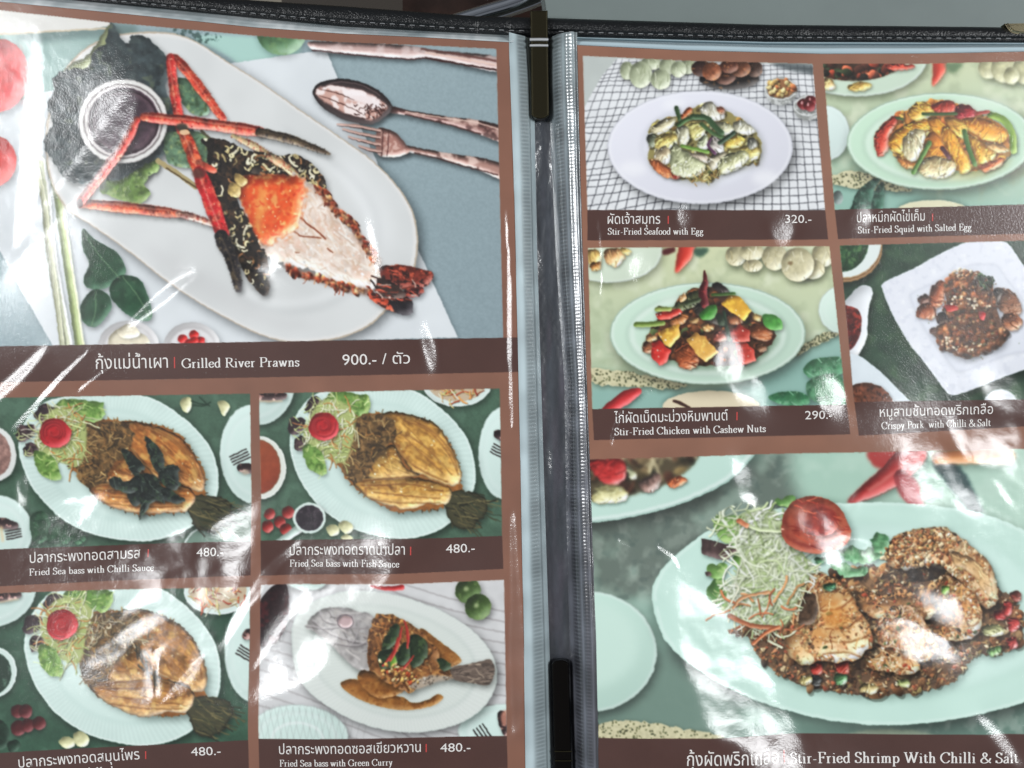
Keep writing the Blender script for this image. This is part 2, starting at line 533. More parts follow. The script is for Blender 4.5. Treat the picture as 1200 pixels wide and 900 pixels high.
BANDS = dict(
 prawn=('left', [(-70, 407.5), (0, 406), (300, 401), (607, 396), (608.5, 436), (300, 442.5), (0, 448), (-70, 449)]),
 chilli=('left', [(-70, 647), (0, 644), (295, 634), (295.5, 673), (0, 687), (-70, 690)]),
 fish=('left', [(306.5, 633), (588.6, 626), (590, 664), (307.5, 673)]),
 herbs=('left', [(-70, 882), (0, 879), (297, 859), (297.5, 898), (0, 920), (-70, 923)]),
 curry=('left', [(309, 857), (594, 856.5), (595, 894), (309.5, 897)]),
 seafood=('right', [(687.5, 248), (964, 248), (967.5, 282), (687.5, 283.5)]),
 squid=('right', [(975, 247.5), (1200, 241), (1269, 237), (1269, 271), (1200, 275), (979, 281.5)]),
 chicken=('right', [(693, 479), (989.5, 474), (993, 508.5), (695, 515)]),
 pork=('right', [(998.6, 471), (1200, 468), (1269, 465), (1269, 497), (1200, 500), (1003, 510)]),
 shrimp=('right', [(699, 857), (950, 856.5), (1200, 857), (1269, 857), (1269, 903), (1000, 903), (700, 905)]))
BAND_ID = {}

# ---- grilled river prawn on the big white platter
P, bg = panel('left', PANELS['prawn'], (158, 180, 184), 'photo of a grilled river prawn on a white oval platter beside cutlery', (60, .05))
vgrad(bg, (158, 176, 180), (136, 150, 156), .9, .8)
tex(bg, 2, .05, 21)
paint(poly([(-80, 42), (60, 42), (160, 40), (150, 60), (95, 90), (60, 140), (-80, 150)]), (158, 184, 178), 1, None, 2)
paint(poly([(30, 42), (150, 32), (160, 45), (95, 50), (40, 54)]), (112, 130, 128), .8, None, 3)
pl = paint(poly([(-80, 0), (60, 18), (135, 32), (100, 39), (0, 43), (-80, 44)]), (224, 222, 216), 1, new_id('plate', P))
paint(stroke([(-80, 45), (0, 43.5), (70, 41), (130, 38)], 2), (205, 190, 165))
m = paint(poly([(235, 46), (350, 54), (338, 78), (300, 88), (270, 70)]), (170, 206, 196), 1, None, 2)
mott(poly([(205, 36), (262, 46), (246, 60), (228, 56)]), (70, 92, 88), 3, 5, -.1, .3, .8)
nap = new_id('napkin', P)
m = poly([(-80, 150), (60, 110), (290, 76), (372, 64), (384, 62), (400, 100), (492, 296), (537, 396), (66, 408), (0, 292), (-80, 170)], False)
shadow(m, 2, 2, 3, .25); paint(m, (216, 221, 224), 1, nap); tex(m, 50, .04, 9)
m = thing2(ell(333, 41, 29, 28), (84, 116, 84), new_id('lime', P), sh=(1, 3, 4, .3), bev=(8, .5), n=(6, .15)); mott(m, (120, 148, 104), 8, 4, .1, .4, .6)
tm = new_id('tomato', P)
for cx, cy, rx, ry, c in ((2, 91, 35, 42, (208, 66, 66)), (-6, 190, 27, 30, (196, 60, 56))):
    m = thing2(ell(cx, cy, rx, ry, .2), c, tm, sh=(2, 4, 5, .35), bev=(10, .45), n=(8, .12))
    paint(ell(cx - 4, cy - ry * .35, rx * .2, ry * .3, .3), (240, 190, 185), .6, None, 3)
for k in range(4):
    paint(stroke([(14 + k * 5, 56), (20 + k * 4.5, 90), (16 + k * 4, 124)], 1.5), (232, 120, 112), .35, None, 1)
# lemongrass, lime leaves
lg = new_id('lemongrass', P)
for p, w, c in ((pts("150,-30 175,150 200,350 245,615", ZC), 12, (206, 210, 178)), (pts("188,-20 225,150 255,360 288,615", ZC), 11, (184, 200, 140)), (pts("130,-40 165,120 195,330 226,615", ZC), 6, (196, 196, 170))):
    m = stroke(p, w); shadow(m, 2, 2, 2, .35); paint(m, c, 1, lg); bevel(m, 4, .45, -3.1); tex(m, 6, .08, 2)
    for o in (-.25, .2): paint(stroke([(a + w * o, b) for a, b in p], .8), (120, 130, 80), .5)
lf = new_id('lime_leaf', P)
for s in ("305,210 350,250 420,290 450,340 445,370 380,415 320,415 305,380 325,330 305,280", "400,400 440,370 500,385 530,450 545,510 520,530 460,510 400,450", "295,470 340,420 390,440 398,490 345,550 300,530"):
    m = thing2(pts(s, ZC), (50, 84, 62), lf, sh=(2, 3, 3, .4), bev=(4, .35), n=(8, .2)); mott(m, (86, 122, 92), 10, 6, .15, .4, .5)
for p in ("305,215 360,300 430,380", "440,375 490,440 535,520", "345,425 345,490 330,545"):
    paint(stroke(pts(p, ZC), 1.1), (130, 158, 120), .7)
# platter
plt = new_id('platter', P)
PO = smooth([(160, 43), (200, 43), (232, 52), (270, 76), (310, 101), (350, 129), (400, 163), (440, 192), (470, 224), (487, 255), (491, 290), (485, 322), (470, 345), (453, 366), (430, 385), (395, 398), (345, 402), (300, 390), (245, 361), (200, 332), (150, 293), (110, 265), (82, 246), (62, 212), (57, 160), (70, 105), (92, 72), (125, 50)], 8)
def scaled(p, k, c=(285, 235), dx=0, dy=0): return [(c[0] + (x - c[0]) * k + dx, c[1] + (y - c[1]) * k + dy) for x, y in p]
m = poly(PO, False); shadow(m, 4, 5, 7, .5)
paint(m, (186, 172, 154), 1, plt)
m2 = paint(poly(scaled(PO, .990), False), (226, 224, 221)); m3 = paint(poly(scaled(PO, .972), False), (213, 215, 214), 1, None, 1)
tex(m3, 70, .05, 8)
paint(stroke(scaled(PO, .72, (290, 225), 0, 4)[40:140], 9, False), (240, 242, 242), .35, None, 4)
paint(stroke(scaled(PO, .77, (290, 225), 0, 4)[40:140], 5, False), (120, 126, 128), .16, None, 4)
paint(poly([(400, 185), (440, 215), (466, 270), (458, 300), (430, 270), (405, 225)]), (238, 240, 241), .35, None, 8)
paint(poly([(180, 290), (260, 330), (330, 372), (380, 380), (330, 388), (250, 352), (190, 312)]), (196, 196, 196), .4, None, 6)
# salad under the sauce bowl
let = new_id('lettuce', P)
m = thing2(rough(smooth(pts("330,205 405,95 410,185 360,220 300,262 235,278 260,238", ZA), 4), .6, 3), (150, 156, 118), let, False, n=(8, .2))
A = "200,290 240,258 330,250 345,200 390,165 405,92 440,150 470,170 480,140 530,145 580,190 610,230 600,330 640,420 640,460 700,470 660,520 600,540 560,600 520,640 420,640 360,650 250,640 190,560 165,500 200,440 180,380 205,330"
m = thing2(rough(smooth(pts(A, ZA), 4), 1.0, 5), (62, 72, 74), let, False, sh=(3, 4, 4, .45), n=(9, .35), bev=(4, .3)); mott(m, (92, 104, 102), 7, 12, .1, .3, .5); mott(m, (38, 44, 46), 9, 13, .15, .3, .6); mott(m, (120, 128, 100), 12, 15, .35, .2, .5)
for s, c in (("380,640 440,640 560,570 575,600 520,650 540,690 500,722 420,705 370,680", (104, 128, 70)), ("600,480 690,470 760,500 750,590 700,600 620,590 590,540", (110, 138, 112)), ("640,290 720,310 750,400 700,420 650,360", (96, 124, 100))):
    m = thing2(rough(smooth(pts(s, ZA), 4), .8, 8), c, let, False, n=(6, .3)); mott(m, (158, 172, 120), 5, 17, .15, .3, .7); mott(m, (58, 78, 50), 5, 18, .2, .3, .6)
# bowl of sauce
bw = new_id('sauce_bowl', P)
m = ell(149, 146, 53, 49); shadow(m, 2, 4, 5, .5); paint(m, (166, 160, 158), 1, bw); ring(149, 146, 52, 48, 4, (226, 224, 220)); ring(149, 146, 47, 43.5, 2.5, (120, 112, 112)); ring(149, 146, 45.5, 42, 3, (214, 208, 206))
m = paint(ell(150, 146, 42, 39), (72, 56, 66)); vgrad(m, (62, 48, 58), (104, 82, 92), .9, .8); tex(m, 6, .25, 7)
ring(150, 146, 37, 34, 2, (128, 104, 108), .5, 0, 1); ring(151, 147, 40, 37, 1.5, (40, 26, 30), .8)
# prawn
pw = new_id('grilled_prawn', P)
def leg(s, w, c, T=ZA, black=False, seed=0):
    p = pts(s, T); w = [v * .86 for v in w]
    q = smooth(p, 8, False) if len(p) > 2 else [tuple(np.array(p[0]) + (np.array(p[1]) - np.array(p[0])) * t) for t in np.linspace(0, 1, 12)]
    W_ = np.interp(np.linspace(0, 1, len(q)), np.linspace(0, 1, len(w)), w); t = np.linspace(0, 1, len(q))
    W_ = W_ * (1 - .22 * np.exp(-((t - .04) / .06) ** 2) - .18 * np.exp(-((t - .97) / .05) ** 2) + .06 * np.sin(t * 17 + seed))
    m = stroke(q, W_, False)
    g = np.random.default_rng(seed + 70)
    shadow(m, 2.5, 3.5, 3, .45)
    for i in range(1, len(q) - 1):                                     # the little spines along both edges
        d = np.array(q[i + 1]) - np.array(q[i - 1]); d = d / (np.hypot(*d) + 1e-6); n = np.array([-d[1], d[0]])
        for sgn in (-1, 1):
            if g.random() < .65:
                b0 = np.array(q[i]) + n * sgn * W_[i] * .46; b1 = b0 + n * sgn * g.uniform(.8, 2.0) + d * g.uniform(.3, 1.4)
                paint(stroke([tuple(b0), tuple(b1)], [1.1, .4]), (96, 30, 24) if not black else (40, 34, 28), .8)
    paint(m, c, 1, pw, .3); tex(m, 5, .2, seed)
    mott(m, (240, 136, 96) if not black else (112, 96, 72), 6, seed + 3, .05, .4, .6)
    mott(m, (146, 28, 26) if not black else (16, 14, 14), 5, seed + 5, .12, .35, .6); mott(m, (250, 176, 140) if not black else (150, 132, 96), 2.5, seed + 8, .3, .2, .5)
    if not black: mott(m, (74, 34, 28), 9, seed + 12, .2, .3, .55)
    bevel(m, max(2, np.max(w) * .32), .6, -2.0)
    paint(stroke([(x - W_[i] * .16, y - W_[i] * .2) for i, (x, y) in enumerate(q)], W_ * .14, False), (255, 206, 184) if not black else (126, 112, 92), .4, None, .4)
    crumbs(m, int(len(p) * 9), (.3, .6), [(90, 20, 18), (250, 200, 170)] if not black else [(20, 18, 16), (150, 130, 96)], seed, 1.5, .2, None, None, 0)
    return m
for s, w, c in (("720,470 790,530 850,570", 3, (96, 92, 70)), ("570,575 640,620 700,665", 6, (172, 156, 116)), ("600,600 660,640 705,668", 2, (96, 80, 50))):
    paint(stroke(pts(s, ZA), w), c, 1, pw)
leg("300,722 470,738 640,757", [12, 14, 12], (206, 84, 54), seed=1); leg("640,757 700,772 765,796", [9, 9, 7], (212, 178, 166), seed=2)
leg("500,436 440,540 300,712", [11, 13, 13], (204, 62, 54), seed=3)
paint(ell(98, 240, 4, 5), (50, 26, 26), .8)
leg("630,215 700,300 795,428", [11, 13, 10], (208, 74, 52), seed=4)
leg("614,215 628,330 652,468", [12, 12, 15], (206, 58, 52), seed=5)
leg("524,424 680,440 925,472", [12, 15, 15], (210, 70, 54), seed=6)
leg("922,474 1040,502 1165,550", [13, 11, 4], (74, 58, 44), black=True, seed=7)
leg("830,488 900,520 960,560 1045,620", [6, 9, 9, 10], (202, 184, 138), seed=8)
def dark_shell(s, T=ZA, seed=0, n=60):
    m = thing2(rough(smooth(pts(s, T), 4), .7, seed), (48, 41, 36), pw, False, sh=(2, 4, 4, .5), bev=(4, .4), n=(5, .35)); mott(m, (104, 78, 56), 7, seed + 6, .12, .3, .65)
    with only(m): strands(m, n, (6, 15), (1.4, 3.2), [(210, 198, 158), (180, 164, 122), (226, 218, 190), (150, 110, 76), (60, 44, 36)], seed, 2.6, .6, None, pw)
    mott(m, (24, 22, 24), 6, seed + 2, .2, .2, .75)
    return m
dark_shell("735,600 745,540 720,500 800,500 870,535 960,560 1000,600 940,640 870,640 845,670 850,720 890,790 930,850 950,930 955,1000 940,1040 895,1005 850,930 815,850 790,770 765,700 745,650", ZA, 3, 100)
dark_shell("900,540 990,552 1050,553 1110,590 1150,640 1146,690 1100,670 1060,650 960,632 870,600", ZA, 6, 60)
leg("955,558 1000,585 1050,625", [9, 11, 8], (210, 196, 150), seed=14)
m = thing2(pts("715,575 770,600 765,618 730,605", ZA), (222, 96, 74), pw, sh=None)
# the flesh and the roe
FL = pts("345,205 357,212 383,228 393,250 410,270 425,288 440,305 448,322 445,338 432,340 420,338 395,330 374,320 360,316 340,312 322,306 306,292 318,270 345,245")
m = thing2(rough(FL, 1.2, 2), (230, 210, 196), pw, True, sh=(3, 5, 5, .45), bev=(6, .35), n=(9, .10))
mott(m, (236, 190, 168), 14, 31, .05, .5, .6); mott(m, (246, 234, 222), 6, 33, .15, .25, .8); mott(m, (206, 176, 150), 5, 36, .28, .18, .6)
bevel(m, 9, .35)
with only(m):
    strands(m, 120, (10, 34), (.5, 1.3), [(246, 236, 224), (214, 186, 164), (238, 222, 206), (226, 190, 168)], 5, .45, 0, .95)
    strands(m, 26, (5, 12), (.5, 1.0), [(196, 150, 124), (206, 164, 140)], 8, .9, 0)
soften(m, .5)
mott(m, (252, 246, 238), 4, 58, .3, .2, .7); crumbs(m, 26, (.5, 1.2), [(255, 252, 246)], 19, 2.4, .1, None, None, 0)
for s, w in (("60,258 85,285 115,310 150,335 205,385", 2.0), ("-10,350 30,345 70,370 130,375 180,380", 1.6), ("215,440 245,460", 1.6), ("40,460 60,462", 1.2)):
    paint(stroke(pts(s, ZR), w), (128, 66, 44), .85)
m = thing2(rough(smooth(pts("845,640 900,622 980,625 1060,632 1078,680 1062,760 1052,800 1020,830 985,838 965,862 925,855 895,800 862,735 848,690", ZA), 4), .8, 4), (230, 96, 48), pw, False, sh=None, bev=(6, .35), n=(5, .14), soft=1.2)
edge = stroke(pts("1070,640 1078,690 1062,760 1045,815 985,850 930,862", ZA), 9); mott(edge, (236, 132, 84), 4, 62, -.1, .3, .7); mott(edge, (232, 196, 168), 3, 66, .15, .2, .7); soften(edge, .6)
mott(m, (246, 146, 84), 5, 41, .1, .3, .75); mott(m, (204, 58, 30), 6, 44, .2, .25, .7); mott(m, (244, 190, 120), 9, 47, .32, .2, .6)
paint(stroke(pts("925,660 930,720 915,790 930,830", ZA), [5, 12, 9, 4]), (242, 168, 96), .65, None, 2)
with only(m): strands(m, 40, (3, 8), (.8, 1.6), [(246, 140, 84), (214, 70, 38), (250, 180, 120)], 15, 2.5, 0)
bevel(m, 6, .4)
soften(m, .5)
crumbs(m, 22, (.4, .9), [(255, 226, 196), (255, 200, 150)], 9, 1.8, .2, None, None, 0)
for s in ("820,650 855,660 850,700 815,690", "840,615 880,640 860,665 835,640"):
    thing2(rough(smooth(pts(s, ZA), 3), .4, 7), (196, 168, 110), pw, False, n=(3, .3))
# browned segment edges
for s, n, sd in (("205,140 250,215 300,260 360,310 385,370 440,430 490,510", 90, 1), ("0,535 60,575 140,595 215,620 300,650 370,665 440,675", 80, 2), ("160,110 200,140 230,200", 16, 3)):
    e = stroke(pts(s, ZR), 9)
    paint(stroke(pts(s, ZR), 8), (120, 66, 44), .6, pw, 2)
    crumbs(e, n, (.9, 2.2), [(170, 84, 54), (126, 58, 42), (196, 140, 96), (96, 46, 34), (214, 170, 130), (186, 96, 70)], sd, 3.0, .4, pw, .9, .25)
    strands(e, n // 3, (4, 9), (.7, 1.4), [(90, 40, 28), (214, 150, 110), (150, 70, 46)], sd, 1., 0, 1.6)
    soften(e, .4)
tail = (("505,540 600,530 700,543 780,565 800,592 765,640 700,657 600,652 520,615", (130, 58, 46)), ("650,655 735,650 746,680 705,707 640,704", (112, 50, 48)), ("440,682 520,690 590,735 592,790 520,762 450,712", (216, 88, 58)), ("560,700 640,700 680,730 684,778 668,802 600,797 560,740", (44, 40, 44)), ("500,600 600,640 650,700 560,720 490,680", (70, 52, 46)))
for k, (s, c) in enumerate(tail):
    m = thing2(rough(smooth(pts(s, ZR), 4), .5, k), c, pw, False, sh=(2, 3, 3, .4), bev=(4, .45), n=(4, .25)); 
    if k < 3: mott(m, (232, 116, 84), 5, 50 + k, .25, .2, .7); mott(m, (42, 30, 30), 5, 54 + k, .12, .2, .8)
q = poly(pts("480,560 700,590 690,720 520,720 440,690", ZR))
with only(q): strands(q, 46, (6, 16), (1, 2.2), [(36, 28, 28), (60, 34, 30), (196, 96, 74), (120, 60, 48), (190, 170, 160)], 9, .5, 0, .35, pw)
leg("660,476 688,545 712,612", [15, 17, 16], (222, 92, 56), seed=9)
leg("712,612 750,710 795,832", [18, 21, 18], (198, 34, 40), seed=10)
paint(ell(237, 206, 8, 6), (90, 52, 44), .8, None, 1); paint(ell(218, 153, 7, 5), (58, 60, 52), .9, None, 1); paint(ell(221, 159, 6, 3), (238, 200, 160), .9)
leg("788,236 825,320 846,420", [22, 17, 9], (36, 32, 34), ZC, True, 11)
# small bowls at the foot
for cx, cy, rx, ry, kind in ((460, 620, 108, 92, 0), (682, 622, 100, 88, 1)):
    cx, cy = ZC[0] + cx / 3, ZC[1] + cy / 3; rx, ry = rx / 3, ry / 3
    b = new_id('condiment_bowl', P)
    m = ell(cx, cy, rx, ry); shadow(m, 2, 3, 4, .35); paint(m, (228, 226, 226), 1, b); ring(cx, cy, rx * .86, ry * .84, 2.5, (190, 186, 186), .7, 0, 1); bevel(m, 5, .25)
    if kind == 0:
        for s in ("390,590 430,555 480,575 475,625 400,630", "460,580 510,575 535,610 500,640", "420,560 470,540 500,580 440,590"):
            thing2(pts(s, ZC), (232, 222, 196), b, n=(4, .06), sh=(1, 1, 2, .3))
    else:
        for x, y in ((650, 592), (690, 578), (672, 608), (712, 600), (690, 600)):
            thing2(ell(x / 3, 200 + y / 3, 5.5, 5), (208, 36, 34), b, sh=(1, 1.5, 2, .4), bev=(3, .5))
# cutlery
def metal(m, idn, base=(188, 150, 142), sh=True, ang=-1.6):
    if sh: shadow(m, 2, 4, 3, .5)
    paint(m, base, 1, idn); bevel(m, 3, .75, ang)
k = new_id('knife', P)
m = poly(smooth(pts("190,160 250,158 380,162 480,168 570,176 605,187 700,194 850,212 856,262 720,238 600,214 540,218 400,208 290,200 210,188", ZB), 4), False); metal(m, k, (196, 166, 160)); mott(m, (232, 212, 208), 14, 3, .0, .4, .6)
paint(stroke(pts("205,188 400,209 540,219 600,215", ZB), 1.6), (74, 50, 50)); paint(stroke(pts("600,214 720,236 852,258", ZB), 2.2), (64, 38, 36)); paint(stroke(pts("585,184 700,200 850,226", ZB), 2.6), (98, 62, 56), .8); paint(stroke(pts("600,196 720,216 850,240", ZB), 2.0), (236, 200, 184), .9)
k = new_id('spoon', P)
m = stroke(pts("465,392 530,404 610,420 690,436 770,452 870,482", ZB), [9, 6, 7, 10, 15, 20]); metal(m, k, (140, 104, 98)); mott(m, (232, 200, 188), 12, 5, .05, .3, .8); mott(m, (70, 48, 46), 9, 25, .1, .3, .7)
paint(stroke(pts("530,402 610,416 690,428 780,440 860,466", ZB), 1.6), (236, 204, 190), .8); paint(stroke(pts("530,412 610,430 690,450 790,480", ZB), 2), (56, 32, 30), .8)
m = poly(pts("207,330 235,300 300,288 370,298 430,325 470,362 482,392 455,422 410,446 335,436 262,402 222,366", ZB)); shadow(m, 2, 4, 3, .5); paint(m, (66, 54, 54), 1, k); rim(m, 2, .5); bevel(m, 3, .35)
w = poly(rough(smooth(pts("216,334 250,312 320,318 390,332 440,362 466,385 445,412 410,432 360,420 300,398 240,362", ZB), 4), .5, 3), False); paint(w, (206, 164, 152), 1, None, 1); mott(w, (248, 232, 228), 8, 9, -.15, .25, .95)
paint(poly(pts("310,322 380,334 440,366 430,388 370,372 320,350", ZB)), (250, 240, 240), .85, None, 1.5)
q = poly(pts("330,385 400,375 465,380 450,412 410,434 360,420", ZB))
with only(q): strands(q, 44, (3, 9), (.7, 1.5), [(60, 38, 36), (84, 56, 50), (250, 232, 224)], 3, 1.4, 0)
for s_ in ("225,322 300,340 350,362", "228,345 300,372 360,398"): paint(stroke(pts(s_, ZB), [.6, 1.6, .6]), (70, 46, 42), .8)
paint(stroke(pts("225,322 300,299 380,311 440,345", ZB), 1.0), (150, 128, 126), .6)
k = new_id('fork', P)
m = stroke(pts("530,530 570,538 640,552 720,570 790,585 870,612", ZB), [8, 7, 8, 11, 15, 19]); metal(m, k, (176, 138, 128)); mott(m, (238, 208, 196), 12, 15, .05, .3, .8); mott(m, (80, 54, 50), 9, 27, .15, .3, .6); paint(stroke(pts("560,545 640,564 730,590 850,622", ZB), 1.8), (56, 32, 30), .8)
m = poly(pts("432,462 480,468 505,485 535,522 545,538 515,556 470,560 430,545", ZB)); metal(m, k, (172, 128, 118)); mott(m, (226, 190, 178), 5, 17, .1, .2, .7)
for s, a in (("290,446 360,452 440,468", 3.4), ("310,462 380,480 440,492", 3.4), ("330,488 390,506 440,516", 3.4), ("365,520 410,535 445,540", 3.6)):
    t = stroke(pts(s, ZB), [1.6, a, a]); metal(t, k, (206, 168, 156)); paint(stroke([(x, y + 1.7) for x, y in pts(s, ZB)], [.5, 1.3, 1.3]), (54, 38, 36), .85)
for x in (452, 472): paint(stroke(pts(f"{x},466 {x - 6},556", ZB), 1.2), (70, 40, 38), .8)
warp(bg, .8, 4); soften(bg, .3)
BAND_ID['prawn'] = band(*BANDS['prawn'])
# ---- the three fried sea bass plates share one arrangement, each with its own place, finish and neighbours
GREENCLOTH = (80, 106, 89)
def rose(cx, cy, r, idn, c=(176, 40, 46), seed=0):
    m = thing2(poly(rough(smooth([(cx + r * math.cos(t) * (1 + .05 * math.sin(3 * t + seed)), cy + r * .95 * math.sin(t)) for t in np.linspace(0, 6.28, 12)[:-1]], 3), .25, seed), False), c, idn, sh=(1.5, 2, 2.5, .4), bev=(4, .4), n=(4, .1))
    g = np.random.default_rng(seed)
    for k in range(3):
        rr = r * (.82 - .24 * k); a0 = g.uniform(0, 6.28)
        arc = [(cx + math.cos(a0 + t) * rr * (1 - t * .05), cy + math.sin(a0 + t) * rr * .92 * (1 - t * .05)) for t in np.linspace(0, 4.6, 12)]
        paint(stroke(arc, r * .09), (112, 16, 26), .75, None, .4)
        paint(stroke([(x - r * .06, y - r * .08) for x, y in arc], r * .07), (232, 104, 98), .45, None, .5)
    return m

def curly(s, T, c, idn, seed):
    m = thing2(rough(smooth(pts(s, T), 4), .7, seed), c, idn, False, sh=(1.5, 2, 2, .35), bev=(3, .4), n=(4, .22), seed=seed)
    mott(m, (min(c[0] + 60, 255), min(c[1] + 46, 255), c[2] + 44), 5, seed, .12, .3, .6); mott(m, (c[0] * .6, c[1] * .66, c[2] * .5), 4, seed + 3, .2, .25, .6)
    strands(m, 5, (6, 12), (.6, 1), [(210, 230, 160)], seed, .6, 0)
    return m

def fillet(m, idn, c, seed, ang):
    paint(m, c, 1, idn); tex(m, 10, .16, seed); mott(m, tuple(v * .66 for v in c), 9, seed, .05, .4, .65); mott(m, tuple(min(255, v * 1.12 + 22) for v in c), 7, seed + 4, .08, .4, .7)
    k = m.grow(2); gx, gy = k.grid()
    v = gx * -math.sin(ang) + gy * math.cos(ang); u = gx * math.cos(ang) + gy * math.sin(ang)
    gr = np.sin(v * 1.15 + fbm(9, seed + 2)[k.sl()] * 4 + u * .02) * .4 + np.sin(v * .45 + fbm(16, seed + 6)[k.sl()] * 5) * .6
    RGB[k.sl()] *= (1 + .15 * gr * _cl(k))[..., None]
    with only(m):
        strands(m, 20, (16, 40), (.4, 1.0), [tuple(v * .66 for v in c), tuple(min(255, v * 1.15 + 16) for v in c)], seed, .2, 0, ang)
    mott(m, (122, 76, 36), 5, seed + 9, .28, .3, .5); mott(m, (232, 192, 116), 8, seed + 13, .05, .4, .5); rim(m, 2.2, .75); bevel(m, 8, .4); bevel(m, 2.5, .3)
    crumbs(m, 14, (.4, .9), [(255, 236, 196)], seed, 2, .1, None, None, 0)

def fringe(p, idn, seed, cols, n=2.4, L=(.8, 3.2)):
    """crisp ragged fin edge"""
    g = np.random.default_rng(seed); c = np.mean(p, 0)
    for i in range(0, len(p)):
        if g.random() > .3: continue
        q = np.array(p[i]); d = q - c; d = d / (np.hypot(*d) + 1e-6); a = g.normal() * .5
        d = np.array([d[0] * math.cos(a) - d[1] * math.sin(a), d[0] * math.sin(a) + d[1] * math.cos(a)])
        l = g.uniform(*L)
        paint(stroke([tuple(q - d * 2), tuple(q + d * l)], [n, .6]), cols[g.integers(0, len(cols))], 1, idn)

def sea_bass(P, T, k, seed, c0=(198, 148, 76)):
    """Platter, butterflied fried fish, salad corner and tomato rose."""
    pl = new_id('platter', P)
    g = np.random.default_rng(seed)
    po = smooth(pts("190,330 196,390 226,480 275,560 340,630 450,700 590,738 720,745 850,706 945,630 995,540 1004,450 985,350 940,270 860,185 740,105 600,78 470,80 370,100 290,128 235,185 200,255", T), 5)
    c = (sum(x for x, _ in po) / len(po), sum(y for _, y in po) / len(po))
    m = poly(po, False); shadow(m, 3, 4, 5, .5); paint(m, (206, 228, 220), 1, pl); tex(m, 40, .05, seed)
    gx, gy = m.grid(); s = m.sl()
    a = np.arctan2(gy - c[1], gx - c[0])
    RGB[s] *= (1 + .018 * np.sin(a * 110) * _cl(m))[..., None]                       # the fluted rim
    paint(poly(scaled(po, .76, c), False), (192, 216, 208), .8, None, 3); paint(poly(scaled(po, .72, c), False), (208, 230, 222), .8, None, 2)
    paint(stroke(scaled(po, .985, c) + scaled(po, .985, c)[:1], 1.2, False), (236, 244, 240), .7)
    # fish
    fs = new_id('fried_fish', P)
    bp = wobble(pts("430,220 520,205 600,196 700,203 800,240 870,290 920,370 945,450 942,505 960,560 900,590 860,610 740,624 670,622 580,592 500,545 455,500 425,440 400,380", T), 1.5, seed)
    bo = rough(smooth(bp, 5), .9, seed, 2.2); body = poly(bo, False)
    fringe(bo, fs, seed, [(104, 64, 30), (150, 98, 46), (78, 50, 28), (176, 126, 66)])
    shadow(body, 3, 4, 5, .5); paint(body, (148, 100, 54), 1, fs); tex(body, 6, .25, seed)
    tl = poly(rough(smooth(pts("862,552 900,540 960,540 1020,552 1056,585 1045,640 1000,690 958,704 910,690 884,640", T), 4), .8, seed), False)
    shadow(tl, 2, 3, 3, .4); paint(tl, (78, 76, 56), 1, fs)
    strands(tl, 60, (12, 26), (.7, 1.6), [(46, 46, 36), (112, 104, 72), (84, 82, 58), (60, 66, 50)], seed, .2, 0, .35); rim(tl, 2, .4)
    for s, an in (("560,215 640,197 700,207 800,242 868,292 918,370 940,440 942,500 915,520 850,498 790,470 730,455 690,400 648,340 636,290", .62), ("465,500 540,478 620,468 720,468 850,500 900,540 868,600 800,602 740,620 670,618 580,590 510,552", .12)):
        fillet(poly(rough(smooth(wobble(pts(s, T), 1.3, seed + int(an * 50)), 5), .6, seed, 2.5), False), fs, c0, seed + int(an * 10), an)
    m = poly(pts("545,400 600,360 650,345 700,440 760,470 620,492 530,475", T)); fillet(m, fs, tuple(v * .9 for v in c0), seed + 5, .5)
    for s, w in (("650,330 700,400 770,450 880,500", 2.2), ("480,500 620,486 760,480 880,520", 2.0), ("700,290 800,360 900,470", 1.5), ("560,545 700,560 850,572", 1.5), ("690,230 800,280 880,370 930,470", 1.4), ("640,250 720,330 860,460", 1.4), ("740,235 830,290 900,380 925,450", 1.8), ("500,515 600,515 720,510 860,540", 1.6), ("540,575 660,590 760,592 850,590", 1.4)):
        q = pts(s, T); paint(stroke(q, w), (96, 56, 24), .75, None, .4); paint(stroke([(x - .9, y - 1) for x, y in q], w * .6), (232, 190, 122), .55, None, .4)
    head = poly(rough(smooth(pts("420,230 500,212 590,208 650,232 655,300 625,350 560,420 540,470 470,505 430,470 415,400 400,330", T), 4), 1, seed), False)
    paint(head, (112, 88, 56), 1, fs, .5); tex(head, 5, .4, seed); mott(head, (60, 46, 32), 6, seed + 1, .05, .3, .8)
    mott(head, (166, 132, 86), 5, seed + 21, .15, .25, .7)
    with only(head): strands(head, 110, (5, 16), (.6, 1.7), [(170, 138, 90), (134, 104, 64), (92, 72, 46), (190, 162, 114), (66, 54, 38), (150, 110, 64)], seed, .9, .35, None, fs)
    strands(head, 26, (6, 14), (.6, 1.2), [(150, 118, 74), (110, 86, 54), (176, 146, 96)], seed + 3, .6, .3)
    # salad corner
    sl = new_id('salad_garnish', P)
    curly("335,165 360,118 410,106 480,116 540,128 538,190 500,212 450,195 400,190", T, (112, 146, 76), sl, seed)
    for s in ("262,165 300,128 340,148 344,175 305,215 268,200", "182,262 196,225 235,222 262,235 256,270 215,298 186,285", "208,325 235,304 268,312 262,352 222,368"):
        m = curly(s, T, (64, 50, 54), sl, seed + 2)
    cab = poly(wobble(pts("320,165 400,150 470,190 470,250 450,330 425,410 330,380 265,325 262,270", T), 2, seed)); 
    paint(cab, (170, 180, 120), 1, sl, 1); strands(cab, 120, (10, 26), (.7, 1.5), [(226, 230, 188), (204, 214, 150), (240, 240, 210), (176, 190, 120), (206, 140, 84)], seed, 1.0, .45, None, sl)
    curly("250,345 305,350 340,395 352,465 305,468 262,425", T, (116, 150, 78), sl, seed + 5)
    tr = new_id('tomato_rose', P)
